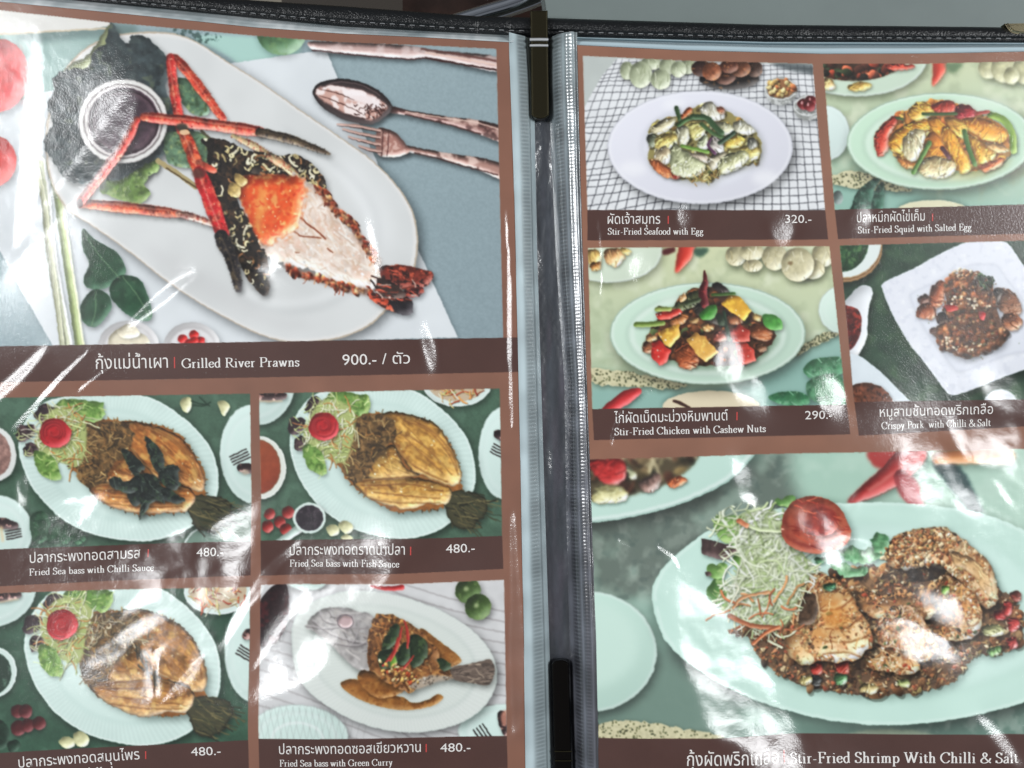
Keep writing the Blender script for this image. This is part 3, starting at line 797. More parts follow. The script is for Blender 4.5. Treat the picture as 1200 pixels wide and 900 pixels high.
    x, y = pts("340,260", T)[0]; rose(x, y, 17.5 * k, tr, seed=seed)
    return pl, fs, sl

def sauce_fork(cx, cy, a, L, idn):
    """dark spoon and fork seen end on beside a plate"""
    ux, uy = math.cos(a), math.sin(a)
    m = stroke([(cx, cy), (cx + ux * L * .45, cy + uy * L * .45), (cx + ux * L, cy + uy * L)], [9, 13, 8]); shadow(m, 1, 2, 2, .4); paint(m, (58, 42, 42), 1, idn); mott(m, (196, 150, 140), 4, 3, .15, .2, .8); bevel(m, 3, .5)

def fork_tines(x, y, a, L, idn, n=4, gap=3.4, c=(52, 44, 44)):
    ux, uy = math.cos(a), math.sin(a)
    for k in range(n):
        o = (k - (n - 1) / 2) * gap
        paint(stroke([(x - uy * o, y + ux * o), (x - uy * o + ux * L, y + ux * o + uy * L)], 1.7), c, 1, idn)

def slaw_bowl(cx, cy, rx, ry, P, seed):
    b = new_id('side_bowl', P); m = ell(cx, cy, rx, ry); shadow(m, 2, 3, 4, .4); paint(m, (214, 230, 224), 1, b); ring(cx, cy, rx, ry, 1.2, (244, 248, 246), .8)
    q = ell(cx, cy - 2, rx * .86, ry * .84); paint(q, (196, 176, 150), 1, b); strands(q, 70, (6, 16), (.8, 1.8), [(236, 232, 206), (186, 80, 50), (214, 190, 130), (150, 60, 44), (222, 150, 90), (176, 186, 120)], seed, .6, .4)

def side_plate(cx, cy, rx, ry, P, ang=0.):
    b = new_id('side_plate', P); return plate(cx, cy, rx, ry, (206, 228, 220), b, ang, .8, (2, 3, 4, .5), (166, 182, 176)), b

def garlic(s, T, idn):
    for q in s.split('|'):
        m = thing2(pts(q, T), (214, 212, 164), idn, sh=(1, 2, 2, .4), bev=(3, .45), n=(3, .1))

# fried sea bass with fish sauce
P, bg = panel('left', PANELS['fish'], GREENCLOTH, 'photo of fried sea bass, clean golden fish with a red sauce bowl at its left', (14, .12))
mott(bg, (96, 124, 106), 18, 71, .05, .4, .6); tex(bg, 1.5, .08, 72)
_, b = side_plate(302, 446, 46, 52, P); sauce_fork(304, 464, .0, 30, b); paint(stroke([(300, 470), (332, 470)], 2), (210, 190, 160), .8, None, .5)
b = new_id('sauce_bowl', P); m = ell(305, 548, 31, 37); shadow(m, 2, 3, 4, .45); paint(m, (222, 226, 216), 1, b); m = ell(303, 547, 26.5, 32); vgrad(m, (160, 92, 60), (140, 64, 42), 1.2, 1, b); tex(m, 8, .1, 5); ring(303, 547, 27, 32.5, 1.5, (120, 90, 70), .6); ring(305, 548, 31, 37, 1.2, (250, 250, 246), .7)
_, b = side_plate(592, 530, 31, 54, P); fork_tines(577, 524, .45, 14, b); sauce_fork(583, 508, .3, 12, b)
slaw_bowl(536, 452, 39, 24, P, 5)
sea_bass(P, ZF, 1.0, 101)
tm = new_id('tomato', P)
for x, y, r in ((100, 645, 6.5), (182, 638, 7.5), (145, 680, 7), (172, 712, 7), (92, 700, 7)):
    thing2(ell(290 + x / 3.75, 430 + y / 3.75, r, r), (142, 44, 40), tm, sh=(1, 2, 2, .4), bev=(3, .5))
sp = new_id('sauce_spoon', P)
m = stroke(pts("250,690 200,730 130,775", ZF), [12, 9, 7]); shadow(m, 2, 2, 2, .4); paint(m, (200, 220, 210), 1, sp); bevel(m, 3, .3)
m = ell(363.5, 606.5, 19.5, 18); shadow(m, 2, 2, 3, .4); paint(m, (214, 230, 222), 1, sp); m = paint(ell(363.5, 606.5, 16.2, 15), (48, 40, 48), 1, sp); mott(m, (92, 80, 88), 4, 6, .1, .3, .6)
gl = new_id('garlic_clove', P); garlic("350,705 375,688 408,700 405,730 370,738|404,690 430,672 465,685 468,715 435,728|415,745 440,730 470,748 440,760", ZF, gl)
warp(bg, .8, 4); soften(bg, .3)
BAND_ID['fish'] = band(*BANDS['fish'])

# fried sea bass with chilli sauce
P, bg = panel('left', PANELS['chilli'], GREENCLOTH, 'photo of fried sea bass topped with dark fried basil leaves', (14, .12))
mott(bg, (96, 124, 106), 18, 75, .05, .4, .6); tex(bg, 1.5, .08, 76)
TE = lambda x, y: (ZE[0] + ((x - 190) * 1.08 + 80) / 3.75, ZE[1] + ((y - 95) * .985 + 128) / 3.75)
_, b = side_plate(297, 532, 39, 58, P); fork_tines(272, 540, -.45, 22, b); sauce_fork(282, 548, .1, 18, b); paint(ell(288, 553, 4, 3), (196, 180, 160), .8, None, 1)
b = new_id('sauce_bowl', P); m = ell(-6, 532, 24, 32); shadow(m, 2, 3, 4, .45); paint(m, (224, 226, 222), 1, b); m = paint(ell(-8, 532, 20, 27), (150, 120, 112), 1, b); tex(m, 4, .3, 3)
_, b = side_plate(-10, 624, 46, 44, P); sauce_fork(-6, 612, .2, 22, b); fork_tines(6, 628, -.2, 17, b, 4, 3.2); paint(stroke([(0, 618), (2, 634)], 3), (226, 196, 150), .8, None, 1)
hb = new_id('basil_leaf', P)
for s in ("130,650 190,640 215,700 200,760 150,780 125,720", "215,700 265,670 310,700 300,770 240,790 200,760", "300,690 350,705 372,760 330,785 300,750"): 
    m = thing2(pts(s, ZE), (52, 86, 62), hb, sh=(1, 2, 3, .4), bev=(3, .3), n=(5, .3)); mott(m, (30, 58, 42), 5, 9, .1, .3, .6)
b = new_id('side_bowl', P); m = ell(249, 641, 35, 25); shadow(m, 2, 2, 3, .3); paint(m, (120, 142, 130), 1, b); ring(249, 641, 35, 25, 2, (228, 238, 234), .95)
gl = new_id('garlic_clove', P); garlic("795,160 808,136 840,134 846,170 830,200 812,195|962,165 970,148 998,150 1014,175 1000,205 985,215", ZE, gl)
oi = new_id('onion_strip', P)
for s in ("845,150 900,165 930,155", "850,168 890,172 920,165", "880,130 900,150 925,170"): paint(stroke(pts(s, ZE), 1.6), (38, 60, 46), .9, oi)
pl, fs, sl = sea_bass(P, TE, 1.05, 202, (178, 116, 60))
bl = new_id('fried_basil', P)
for k, s in enumerate(("636,306 655,312 690,345 716,385 720,430 706,478 690,470 668,430 648,380 640,340", "530,366 556,362 590,395 620,420 632,450 610,470 640,520 620,530 585,480 552,420", "540,520 590,480 640,470 690,490 700,540 660,570 620,600 575,612 548,560", "690,470 716,442 750,430 783,440 780,480 790,520 760,545 720,530", "610,560 660,520 730,530 775,570 812,588 770,604 700,590 660,600 632,640 606,672 612,620", "470,500 510,485 560,520 600,540 560,560 500,540", "640,500 690,520 720,600 690,590 650,560")):
    m = thing2(rough(smooth(pts(s, ZE), 4), .6, k), (42, 50, 46), bl, False, sh=(2, 3, 3, .5), bev=(3, .4), n=(4, .4)); mott(m, (70, 92, 66), 4, 30 + k, .15, .3, .7); mott(m, (120, 126, 128), 3, 37 + k, .4, .2, .4)
    with only(m): strands(m, 7, (6, 16), (.6, 1.0), [(96, 112, 98), (24, 28, 26)], k, .3, .0)
warp(bg, .8, 4); soften(bg, .3)
BAND_ID['chilli'] = band(*BANDS['chilli'])

# fried sea bass with herbs
P, bg = panel('left', PANELS['herbs'], (62, 94, 76), 'photo of fried sea bass plate lying lowest at the left edge', (14, .12))
mott(bg, (84, 114, 96), 18, 79, .05, .4, .6); tex(bg, 1.5, .08, 80)
TG = lambda x, y: (ZG[0] + ((x - 190) * 1.074 + 115) / 3.75, ZG[1] + ((y - 95) * 1.05 + 95) / 3.75)
_, b = side_plate(-10, 690, 52, 44, P); sauce_fork(-8, 700, -.1, 30, b); paint(stroke([(-4, 706), (22, 702)], 2), (206, 190, 160), .8, None, .5)
_, b = side_plate(304, 756, 37, 60, P); fork_tines(283, 757, .5, 18, b); sauce_fork(292, 742, -.5, 10, b)
slaw_bowl(257, 692, 40, 26, P, 15)
b = new_id('side_bowl', P); m = ell(-3, 786, 26, 29); shadow(m, 2, 3, 4, .45); paint(m, (206, 224, 216), 1, b); m = paint(ell(-4, 787, 21, 24), (44, 66, 54), 1, b); mott(m, (110, 140, 122), 5, 3, .1, .3, .7); ring(-3, 786, 26, 29, 1.4, (240, 246, 244), .8)
tm = new_id('tomato', P)
for x, y, r in ((95, 640, 8), (130, 640, 8), (100, 712, 9), (140, 700, 8), (190, 690, 8)):
    thing2(ell(x / 3.75, 660 + y / 3.75, r, r), (88, 32, 34), tm, sh=(1, 2, 2, .4), bev=(3, .4))
hb = new_id('basil_leaf', P)
for s in ("-20,690 30,680 60,730 50,790 0,800", "50,780 90,760 110,790 70,820"): thing2(pts(s, ZG), (34, 58, 44), hb, sh=None, bev=(3, .3), n=(5, .3))
sea_bass(P, TG, 1.05, 303, (166, 118, 66))
hp = new_id('fried_herbs', P)
q = poly(rough(smooth(pts("400,230 470,215 560,205 640,210 700,250 690,320 640,360 560,400 500,440 430,400 380,330", ZG), 4), 1, 4), False)
with only(q): strands(q, 130, (6, 18), (.6, 1.6), [(150, 140, 116), (110, 92, 62), (176, 160, 130), (72, 64, 50), (196, 184, 160)], 44, .9, .35, None, hp)
strands(poly(pts("600,330 720,380 700,520 640,480", ZG)), 16, (8, 20), (1, 2), [(64, 62, 54), (96, 90, 78)], 46, .5, .35, 1.2, hp)
gl = new_id('garlic_clove', P); garlic("278,770 305,745 345,755 348,785 310,798|340,740 370,722 410,745 405,780 365,788", ZG, gl)
warp(bg, .8, 4); soften(bg, .3)
BAND_ID['herbs'] = band(*BANDS['herbs'])

# fried sea bass with green curry
P, bg = panel('left', PANELS['curry'], (208, 208, 208), 'photo of sea bass in brown curry sauce on striped white cloth', (20, .05))
for k in range(16):
    y = 690 + k * 13
    paint(stroke([(420 + k * 3, y - 30), (520, y + 4), (600, y + 26 - k)], 1.5), (128, 120, 120), .55, None, .5)
    paint(stroke([(300, y + 10), (360, y + 26), (470, y + 70)], 1.5), (128, 120, 120), .5, None, .5)
sh = new_id('shallot', P)
for s in ("60,330 62,180 100,110 150,80 185,100 190,230 150,320 100,350",):
    m = thing2(pts(s, ZH), (52, 34, 36), sh, bev=(5, .3), n=(6, .3)); mott(m, (104, 44, 46), 8, 5, .15, .3, .6)
_, b = side_plate(354, 854, 58, 37, P); m = ell(354, 854, 52, 33)
for k in range(16):
    paint(stroke([(300 + k * 7, 820), (318 + k * 7, 900)], 1), (150, 152, 150), .35); paint(stroke([(300 + k * 8, 900), (318 + k * 8, 818)], 1), (150, 152, 150), .3)
ring(354, 856, 30, 19, 2, (250, 250, 250), .6, 0, 1)
_, b = side_plate(362, 678, 24, 11, P)
lm = new_id('lime', P)
for x, y, r in ((972, 106, 14.6), (1016, 178, 15)):
    m = thing2(ell(290 + x / 3.75, 660 + y / 3.75, r, r), (70, 94, 46), lm, sh=(2, 3, 4, .5), bev=(6, .45), n=(4, .15)); mott(m, (120, 142, 84), 5, 8, .2, .3, .5)
    paint(ell(290 + x / 3.75 - 2, 660 + y / 3.75 - 2, 3, 3), (190, 200, 160), .7, None, 1)
ch = new_id('red_chilli', P); m = stroke(pts("555,82 620,92 690,88", ZH), [2, 5, 6]); paint(m, (186, 54, 54), 1, ch); bevel(m, 2, .4)
_, b = side_plate(590, 850, 52, 30, P); fork_tines(561, 846, 1.0, 20, b, 4, 4.2, (40, 34, 34)); sauce_fork(588, 832, 1.3, 22, b); paint(ell(592, 836, 5, 9), (196, 140, 120), .8, None, 1)
pl = new_id('platter', P)
po = smooth(pts("210,330 214,250 260,180 340,138 440,108 560,104 700,128 850,186 980,268 1062,360 1096,450 1086,540 1030,622 935,680 800,712 680,712 560,686 430,630 300,540 232,450", ZH), 5); c = (470, 765)
m = poly(po, False); shadow(m, 3, 4, 6, .5); paint(m, (206, 214, 208), 1, pl); paint(poly(scaled(po, .985, c), False), (216, 222, 216)); paint(poly(scaled(po, .80, c), False), (190, 200, 194), .7, None, 2); paint(poly(scaled(po, .775, c), False), (214, 221, 214), .9, None, 2)
gx, gy = m.grid(); a_ = np.arctan2(gy - c[1], gx - c[0]); RGB[m.sl()] *= (1 + .012 * np.sin(a_ * 130) * _cl(m))[..., None]
sc = new_id('curry_sauce', P)
for s in ("430,492 500,478 560,540 640,545 700,562 738,586 800,572 845,550 864,566 830,596 740,614 640,608 540,578 455,532", "770,262 860,328 930,385 942,412 905,432 845,410 790,340", "500,470 560,430 700,520 620,560 560,545"):
    m = thing2(pts(s, ZH), (146, 98, 48), sc, sh=(0, 1, 2, .2), bev=(3, .4), n=(4, .15)); mott(m, (176, 128, 70), 5, 4, .1, .3, .6); mott(m, (116, 70, 30), 4, 14, .25, .2, .5)
fs = new_id('sea_bass', P)
m = thing2(rough(smooth(pts("272,262 300,215 340,185 420,178 500,190 560,205 585,250 575,330 560,430 520,440 450,400 380,330 310,285", ZH), 4), .6, 4), (162, 158, 156), fs, False, sh=(3, 4, 4, .5), n=(6, .25)); mott(m, (186, 180, 176), 12, 83, .02, .5, .7); mott(m, (104, 100, 100), 12, 85, .15, .5, .6)
with only(m): strands(m, 60, (8, 22), (.6, 1.6), [(182, 176, 172), (116, 110, 110), (164, 156, 150), (196, 190, 186)], 17, .5, 0, .5)
soften(m, .7)
for s in ("300,240 380,290 470,320 560,330", "330,200 350,235 400,250", "270,262 350,270 420,262", "480,330 500,280 500,230", "400,330 500,340 560,300"): paint(stroke(pts(s, ZH), 2), (84, 78, 80), .5, None, .7); paint(stroke([(x, y - 1.6) for x, y in pts(s, ZH)], 1.4), (216, 210, 208), .5, None, .6)
m = paint(ell(408.5, 723, 9.5, 8), (178, 150, 150), 1, fs, 1); bevel(m, 2, .5); ring(408.5, 723, 10, 8.5, 1.4, (90, 80, 86), .8)
bd = poly(rough(smooth(pts("570,212 650,204 680,215 760,268 840,350 856,425 905,440 925,478 830,492 760,520 720,538 620,492 560,440 540,360", ZH), 4), .8, 6), False)
m = thing2(bd, (140, 96, 56), fs, sh=(2, 4, 4, .5), n=(5, .3), bev=(5, .4)); mott(m, (188, 140, 84), 5, 87, .1, .25, .7); mott(m, (82, 50, 28), 4, 89, .15, .2, .7); 
with only(m): crumbs(m, 90, (.8, 2.2), [(166, 120, 70), (110, 70, 36), (150, 100, 54), (184, 146, 98)], 8, 2, .5); strands(m, 40, (8, 20), (1, 2.4), [(170, 122, 70), (96, 60, 32), (150, 104, 60), (190, 150, 100)], 12, .4, .3, .9)
m = poly(pts("720,505 790,470 850,470 920,480 830,500 760,525", ZH)); paint(m, (176, 164, 150), .9, fs, 1); 
with only(m): crumbs(m, 30, (.6, 1.2), [(190, 180, 168), (130, 120, 110)], 3, 2)
tl = poly(pts("900,440 1000,418 1070,408 1086,462 1062,516 990,506 920,492", ZH)); shadow(tl, 2, 3, 4, .5); paint(tl, (112, 98, 88), 1, fs)
with only(tl): strands(tl, 60, (12, 28), (.7, 1.6), [(76, 66, 60), (150, 136, 122), (120, 106, 96)], 4, .15, 0, .05)
hb = new_id('basil_leaf', P)
for k, s in enumerate(("605,330 640,260 675,245 680,300 640,350 610,365", "720,300 760,290 800,330 790,400 740,430 715,380", "590,370 640,350 690,380 640,430 600,430", "690,330 720,330 725,390 700,420 670,400", "840,395 885,405 900,440 860,450")):
    m = thing2(rough(smooth(pts(s, ZH), 4), .5, k), (46, 62, 42), hb, False, sh=(1.5, 2, 2, .4), bev=(3, .4), n=(4, .3)); mott(m, (84, 106, 64), 4, 91 + k, .2, .2, .6)
for s in ("640,380 660,370 668,420 645,430",): thing2(pts(s, ZH), (112, 150, 62), hb, sh=None)
ch = new_id('red_chilli', P)
for s in ("690,255 668,340 610,420", "700,228 716,290 714,345", "672,300 660,360 640,400", "740,380 700,430 660,450"): m = stroke(pts(s, ZH), [1.5, 3.6, 2.4]); paint(m, (176, 58, 50), 1, ch); bevel(m, 2, .5)
crumbs(poly(pts("600,400 720,440 760,500 640,480", ZH)), 50, (.8, 2), [(206, 160, 96), (176, 84, 50), (226, 200, 150)], 13)
warp(bg, .8, 4); soften(bg, .3)
BAND_ID['curry'] = band(*BANDS['curry'])
# ---- stir-fried seafood with egg, on a checked cloth
P, bg = panel('right', PANELS['seafood'], (186, 192, 188), 'photo of stir-fried seafood on a white plate over a black and white checked cloth', (30, .04))
ck = new_id('checked_cloth', P)
cl = poly(pts("235,122 420,130 700,140 1090,150 1200,790 60,790 92,330 130,260 170,190", ZI), False); paint(cl, (226, 228, 230), 1, ck); tex(cl, 20, .05, 3)
with only(cl):
    g = np.random.default_rng(5)
    for k in range(34):
        t = k / 33.; x0 = 150 + t * 950; x1 = -140 + t * 1330
        q = [(x0 + (x1 - x0) * (s ** 1.05) + 7 * math.sin(s * 9 + k) * (1 - t), 110 + 690 * s) for s in np.linspace(0, 1, 9)]
        paint(stroke(pts([tuple(v) for v in q], ZI), [.55 + .6 * v for v in np.linspace(0, 1, 9)]), (52, 52, 58), .8)
    for k in range(25):
        y = 130 + 690 * (k / 24.) ** 1.25
        q = [(x, y + (1 - min(x, 420) / 420) * (70 + 30 * math.sin(k * .9)) * .6 - 10 * math.sin(x / 140. + k * .2) - (x - 600) * .015) for x in range(40, 1200, 60)]
        paint(stroke(pts(q, ZI), .7 + .45 * k / 24), (52, 52, 58), .8)
ga = new_id('garlic_bulb', P)
for x, y, rx, ry in ((275, 175, 30, 40), (380, 142, 44, 30), (455, 155, 40, 38), (540, 155, 34, 34), (335, 192, 50, 58), (422, 212, 44, 44), (500, 168, 34, 36)):
    m = thing2(ell(660 + x / 3.75, 40 + y / 3.75, rx / 3.75, ry / 3.75), (182, 190, 160), ga, sh=(1, 2, 3, .5), bev=(4, .4), n=(5, .12))
    with only(m): strands(m, 6, (6, 12), (.5, .9), [(212, 216, 190), (140, 148, 118)], int(x), .4, 0, 1.5)
on = new_id('onion', P)
for x, y, rx, ry, c in ((720, 210, 130, 46, (44, 40, 38)), (600, 165, 44, 36, (70, 48, 42)), (830, 168, 36, 36, (72, 54, 46)), (700, 190, 52, 46, (78, 50, 40)), (770, 165, 44, 38, (112, 72, 52)), (645, 178, 42, 40, (140, 88, 62)), (720, 155, 40, 30, (96, 58, 44))):
    m = thing2(ell(660 + x / 3.75, 40 + y / 3.75, rx / 3.75, ry / 3.75), c, on, sh=(1, 2, 3, .5), bev=(4, .45), n=(4, .3)); mott(m, (208, 150, 100), 4, int(x), .35, .2, .5)
paint(poly(pts("910,140 1100,150 1096,190 1000,176 940,160", ZI)), (70, 78, 80), .8, None, 2)
gb = new_id('glass_bowl', P)
for cx, cy, rx, ry, kind in ((945, 262, 70, 62, 0), (1062, 335, 62, 56, 1)):
    X, Y = 660 + cx / 3.75, 40 + cy / 3.75
    m = ell(X, Y, rx / 3.75, ry / 3.75); shadow(m, 2, 3, 4, .4); paint(m, (150, 152, 148), .8, gb); mott(m, (220, 222, 220), 4, 4, 0, .3, .7); ring(X, Y - 2, rx / 3.75, ry / 5, 1.2, (236, 238, 236), .8)
    q = ell(X, Y - 3, rx / 4.4, ry / 5.6)
    if kind == 0: paint(q, (150, 110, 76), 1, gb); crumbs(q, 30, (1.6, 3), [(214, 178, 116), (190, 120, 80), (226, 206, 150)], 3, 1.6)
    else:
        for dx, dy in ((-5, 1), (4, -3), (2, 3)): m = thing2(ell(X + dx, Y - 5 + dy, 7, 6, .5), (112, 32, 34), gb, sh=(1, 1, 2, .3), bev=(3, .5)); paint(ell(X + dx - 1.5, Y - 7 + dy, 1.2, 2.2), (236, 190, 190), .8)
pl = new_id('plate', P)
c = (660 + 594 / 3.75, 40 + 507 / 3.75)
m = plate(c[0], c[1], 403 / 3.75, 246 / 3.75, (222, 222, 232), pl, 0, None, (4, 6, 6, .55), (176, 178, 186))
paint(ell(c[0] + 3, c[1] - 1, 72, 47.5), (196, 198, 208), .7, None, 3); paint(ell(c[0] + 3, c[1] + 1, 70, 46), (226, 227, 236), .9, None, 3)
for x, y, r in ((300, 600, 60), (880, 640, 60), (480, 320, 50)): paint(ell(660 + x / 3.75, 40 + y / 3.75, r / 3.75, r / 7), (250, 250, 252), .5, None, 4)
fd = new_id('seafood_stir_fry', P)
base = poly(rough(smooth(pts("375,420 430,380 500,370 600,320 690,340 760,380 830,430 858,490 850,560 790,590 700,615 640,650 560,655 470,635 390,590 365,550 380,500", ZI), 4), .8, 3), False)
shadow(base, 2, 3, 4, .4, (60, 60, 30)); paint(base, (150, 140, 92), 1, fd); crumbs(base, 240, (1, 3), [(226, 206, 136), (214, 178, 96), (198, 196, 150), (120, 110, 70), (236, 226, 190), (150, 120, 70), (90, 96, 60)], 5, 2, .5, fd)
def bits(idn, T, L):
    for k, (s, c) in enumerate(L):
        m = poly(rough(smooth(pts(s, T), 4), .55, k, 2.0), False)
        g = np.random.default_rng(k + int(c[0]))
        volume(m, c, k * 3 + int(c[1]) % 17, None, None, max(3, int(m.a.sum() / 90)), g.uniform(0, 3.1), max(2, int(m.a.sum() / 220)), 4 if m.a.sum() < 900 else 6, idn, (1, 1.8, 2, .5))
bits(fd, ZI, [
 ("380,420 440,385 490,378 470,420 430,445 395,448", (206, 196, 160)), ("362,460 395,448 408,480 395,510 372,500", (110, 116, 96)), ("505,380 540,336 560,345 540,372 515,388", (180, 100, 60)),
 ("595,360 600,325 640,308 665,330 700,345 700,380 660,392 620,385", (232, 226, 200)), ("668,332 698,335 695,362 672,356", (190, 120, 90)), ("740,400 780,392 820,420 836,440 800,455 750,440", (220, 216, 190)), ("650,400 700,398 745,425 720,455 680,450", (206, 204, 170)),
 ("400,470 460,445 500,460 490,500 440,520 405,515", (222, 198, 120)), ("535,410 590,400 620,430 600,470 560,470", (228, 214, 140)), ("700,480 740,450 790,470 760,510 705,505", (224, 190, 96)), ("765,510 830,495 858,530 830,565 790,560", (226, 200, 120)),
 ("490,420 535,420 545,470 530,500 505,495", (214, 210, 180)), ("600,460 625,455 630,510 600,520 580,500", (208, 216, 180)), ("640,460 690,480 692,530 665,540 640,520", (196, 188, 180)),
 ("398,530 440,500 468,530 460,575 420,580 392,560", (226, 204, 168)), ("375,565 400,560 450,590 505,620 500,640 450,640 400,610", (206, 122, 78)), ("465,600 505,612 505,638 475,640", (176, 62, 48)),
 ("475,485 500,500 545,530 600,565 620,590 590,630 530,640 470,610 462,560", (196, 200, 160)), ("545,535 600,535 640,560 620,575", (206, 190, 170)), ("625,560 680,530 720,540 690,580 650,605", (214, 204, 176)), ("670,575 720,535 790,525 805,560 760,600 690,622", (206, 206, 160)), ("800,470 836,470 840,500 810,515", (130, 130, 120))])
gr = new_id('spring_onion', P)
for s, w, c in (("490,335 498,360 505,388", 4.5, (56, 80, 48)), ("500,410 540,385 600,372", 5, (62, 92, 52)), ("560,375 620,380 660,420 688,445", 6.5, (64, 90, 60)), ("600,405 640,440 690,465", 4.5, (78, 104, 66)), ("680,488 720,460 740,445", 5, (52, 72, 54)), ("515,502 560,512 628,528", 4, (120, 156, 74)), ("640,470 630,500 660,535", 3, (96, 60, 90))):
    m = stroke(pts(s, ZI), w); shadow(m, 1, 1.5, 2, .45); paint(m, c, 1, gr); bevel(m, 2, .4)
strands(poly(pts("560,615 650,610 680,640 600,665 555,660", ZI)), 30, (3, 8), (.6, 1.2), [(206, 180, 110), (170, 130, 80), (230, 214, 160)], 7)
warp(bg, .7, 4); soften(bg, .3)
BAND_ID['seafood'] = band(*BANDS['seafood'])

# ---- stir-fried squid with salted egg
OLIVE = (196, 204, 168)
def linen(bg, c1=(206, 214, 176), c2=(150, 182, 164)):
    vgrad(bg, c1, c2, 1.5708, 1); mott(bg, (222, 228, 200), 22, 95, .0, .5, .6); mott(bg, (166, 178, 146), 16, 97, .1, .5, .5)
def lace(s, T, idn, seed=0):
    m = thing2(rough(smooth(pts(s, T), 4), .8, seed), (206, 200, 164), idn, False, sh=(1, 2, 3, .4), bev=None, n=(3, .1))
    with only(m): crumbs(m, 130, (.6, 1.2), [(110, 112, 84), (90, 96, 74)], seed, 1.4, .1, None, None, 0)
P, bg = panel('right', PANELS['squid'], OLIVE, 'photo of orange squid pieces with salted egg on a pale green plate', (30, .04)); linen(bg)
paint(poly(pts("100,640 500,700 760,760 1000,740 1300,600 1300,820 100,820", ZJ)), (146, 184, 170), .9, None, 6)
dl = new_id('doily', P); lace("110,640 180,610 300,625 380,660 470,690 400,700 330,695 240,690 130,670", ZJ, dl, 2); paint(poly(pts("840,590 940,560 1000,600 900,650", ZJ)), (150, 152, 120), .5, None, 3)
ga = new_id('garlic_bulb', P)
for x, y, r in ((800, 160, 44), (865, 165, 54), (960, 170, 56), (1040, 180, 50), (900, 195, 34)):
    m = thing2(ell(940 + x / 3.75, 40 + y / 3.75, r / 3.75, r / 3.4), (202, 200, 160), ga, sh=(2, 4, 4, .4), bev=(5, .4), n=(5, .12), soft=1)
ch = new_id('red_chilli', P); m = stroke(pts("585,130 585,170 560,235", ZJ), [16, 15, 3]); shadow(m, 2, 3, 3, .3); paint(m, (206, 74, 56), 1, ch, 1); bevel(m, 4, .4)
paint(poly(pts("610,140 690,140 650,185 620,170", ZJ)), (96, 120, 90), .8, None, 2)
sd = new_id('side_dish', P); c = (940 + 225 / 3.75, 40 + 120 / 3.75)
plate(c[0], c[1], 82, 44, (206, 226, 204), sd, 0, None, (2, 4, 5, .45)); q = ell(c[0] - 4, c[1] - 6, 64, 32); paint(q, (70, 52, 40), 1, sd, 1)
with only(q): crumbs(q, 130, (2, 5), [(120, 60, 44), (60, 70, 48), (150, 70, 50), (44, 40, 34), (176, 96, 70), (80, 50, 40)], 4, 1.8, .5); 
bits(sd, ZJ, [("85,205 120,215 135,245 100,258 80,250", (226, 190, 130)), ("185,245 230,222 280,228 290,245 220,265", (222, 180, 100)), ("350,150 470,148 460,165 380,170", (206, 84, 66))])
sp = new_id('side_plate', P); plate(940 + 90 / 3.75, 40 + 445 / 3.75, 28, 32, (214, 232, 226), sp, 0, .8, (2, 3, 4, .4)); thing2(ell(940 + 145 / 3.75, 40 + 725 / 3.75, 6, 8), (110, 122, 118), new_id('spoon', P), sh=None)
bn = new_id('basil_leaf', P)
for s in ("205,760 230,700 290,650 330,640 300,700 285,780 200,790", "290,780 310,690 345,660 345,760 330,790"):
    m = thing2(pts(s, ZJ), (52, 88, 72), bn, sh=(1, 2, 3, .3), n=(5, .3)); mott(m, (100, 140, 122), 4, 8, .15, .3, .6)
pl = new_id('plate', P)
plate(940 + 592 / 3.75, 40 + 480 / 3.75, 408 / 3.75, 211 / 3.75, (192, 222, 196), pl, -.02, .8, (3, 7, 8, .5), (110, 130, 110))
paint(ell(1140, 85 + 40, 40, 7), (226, 240, 222), .5, None, 5)
paint(poly(pts("400,580 560,640 760,640 900,560 700,600 500,600", ZJ)), (214, 190, 110), .4, None, 4)
b2 = new_id('bowl', P); m = ell(940 + 560 / 3.75, 40 + 785 / 3.75, 42, 13); shadow(m, 0, -2, 3, .3); paint(m, (220, 216, 182), 1, b2)
fd = new_id('squid_stir_fry', P)
base = poly(rough(smooth(pts("330,430 380,380 470,330 560,300 640,310 730,340 800,380 880,430 900,500 880,545 800,600 700,610 620,600 520,600 430,580 380,520", ZJ), 4), .8, 3), False)
shadow(base, 2, 4, 5, .45, (60, 60, 20)); paint(base, (206, 140, 70), 1, fd); crumbs(base, 160, (1.5, 4), [(232, 176, 96), (214, 140, 70), (240, 196, 120), (190, 110, 60)], 6, 2, .4, fd)
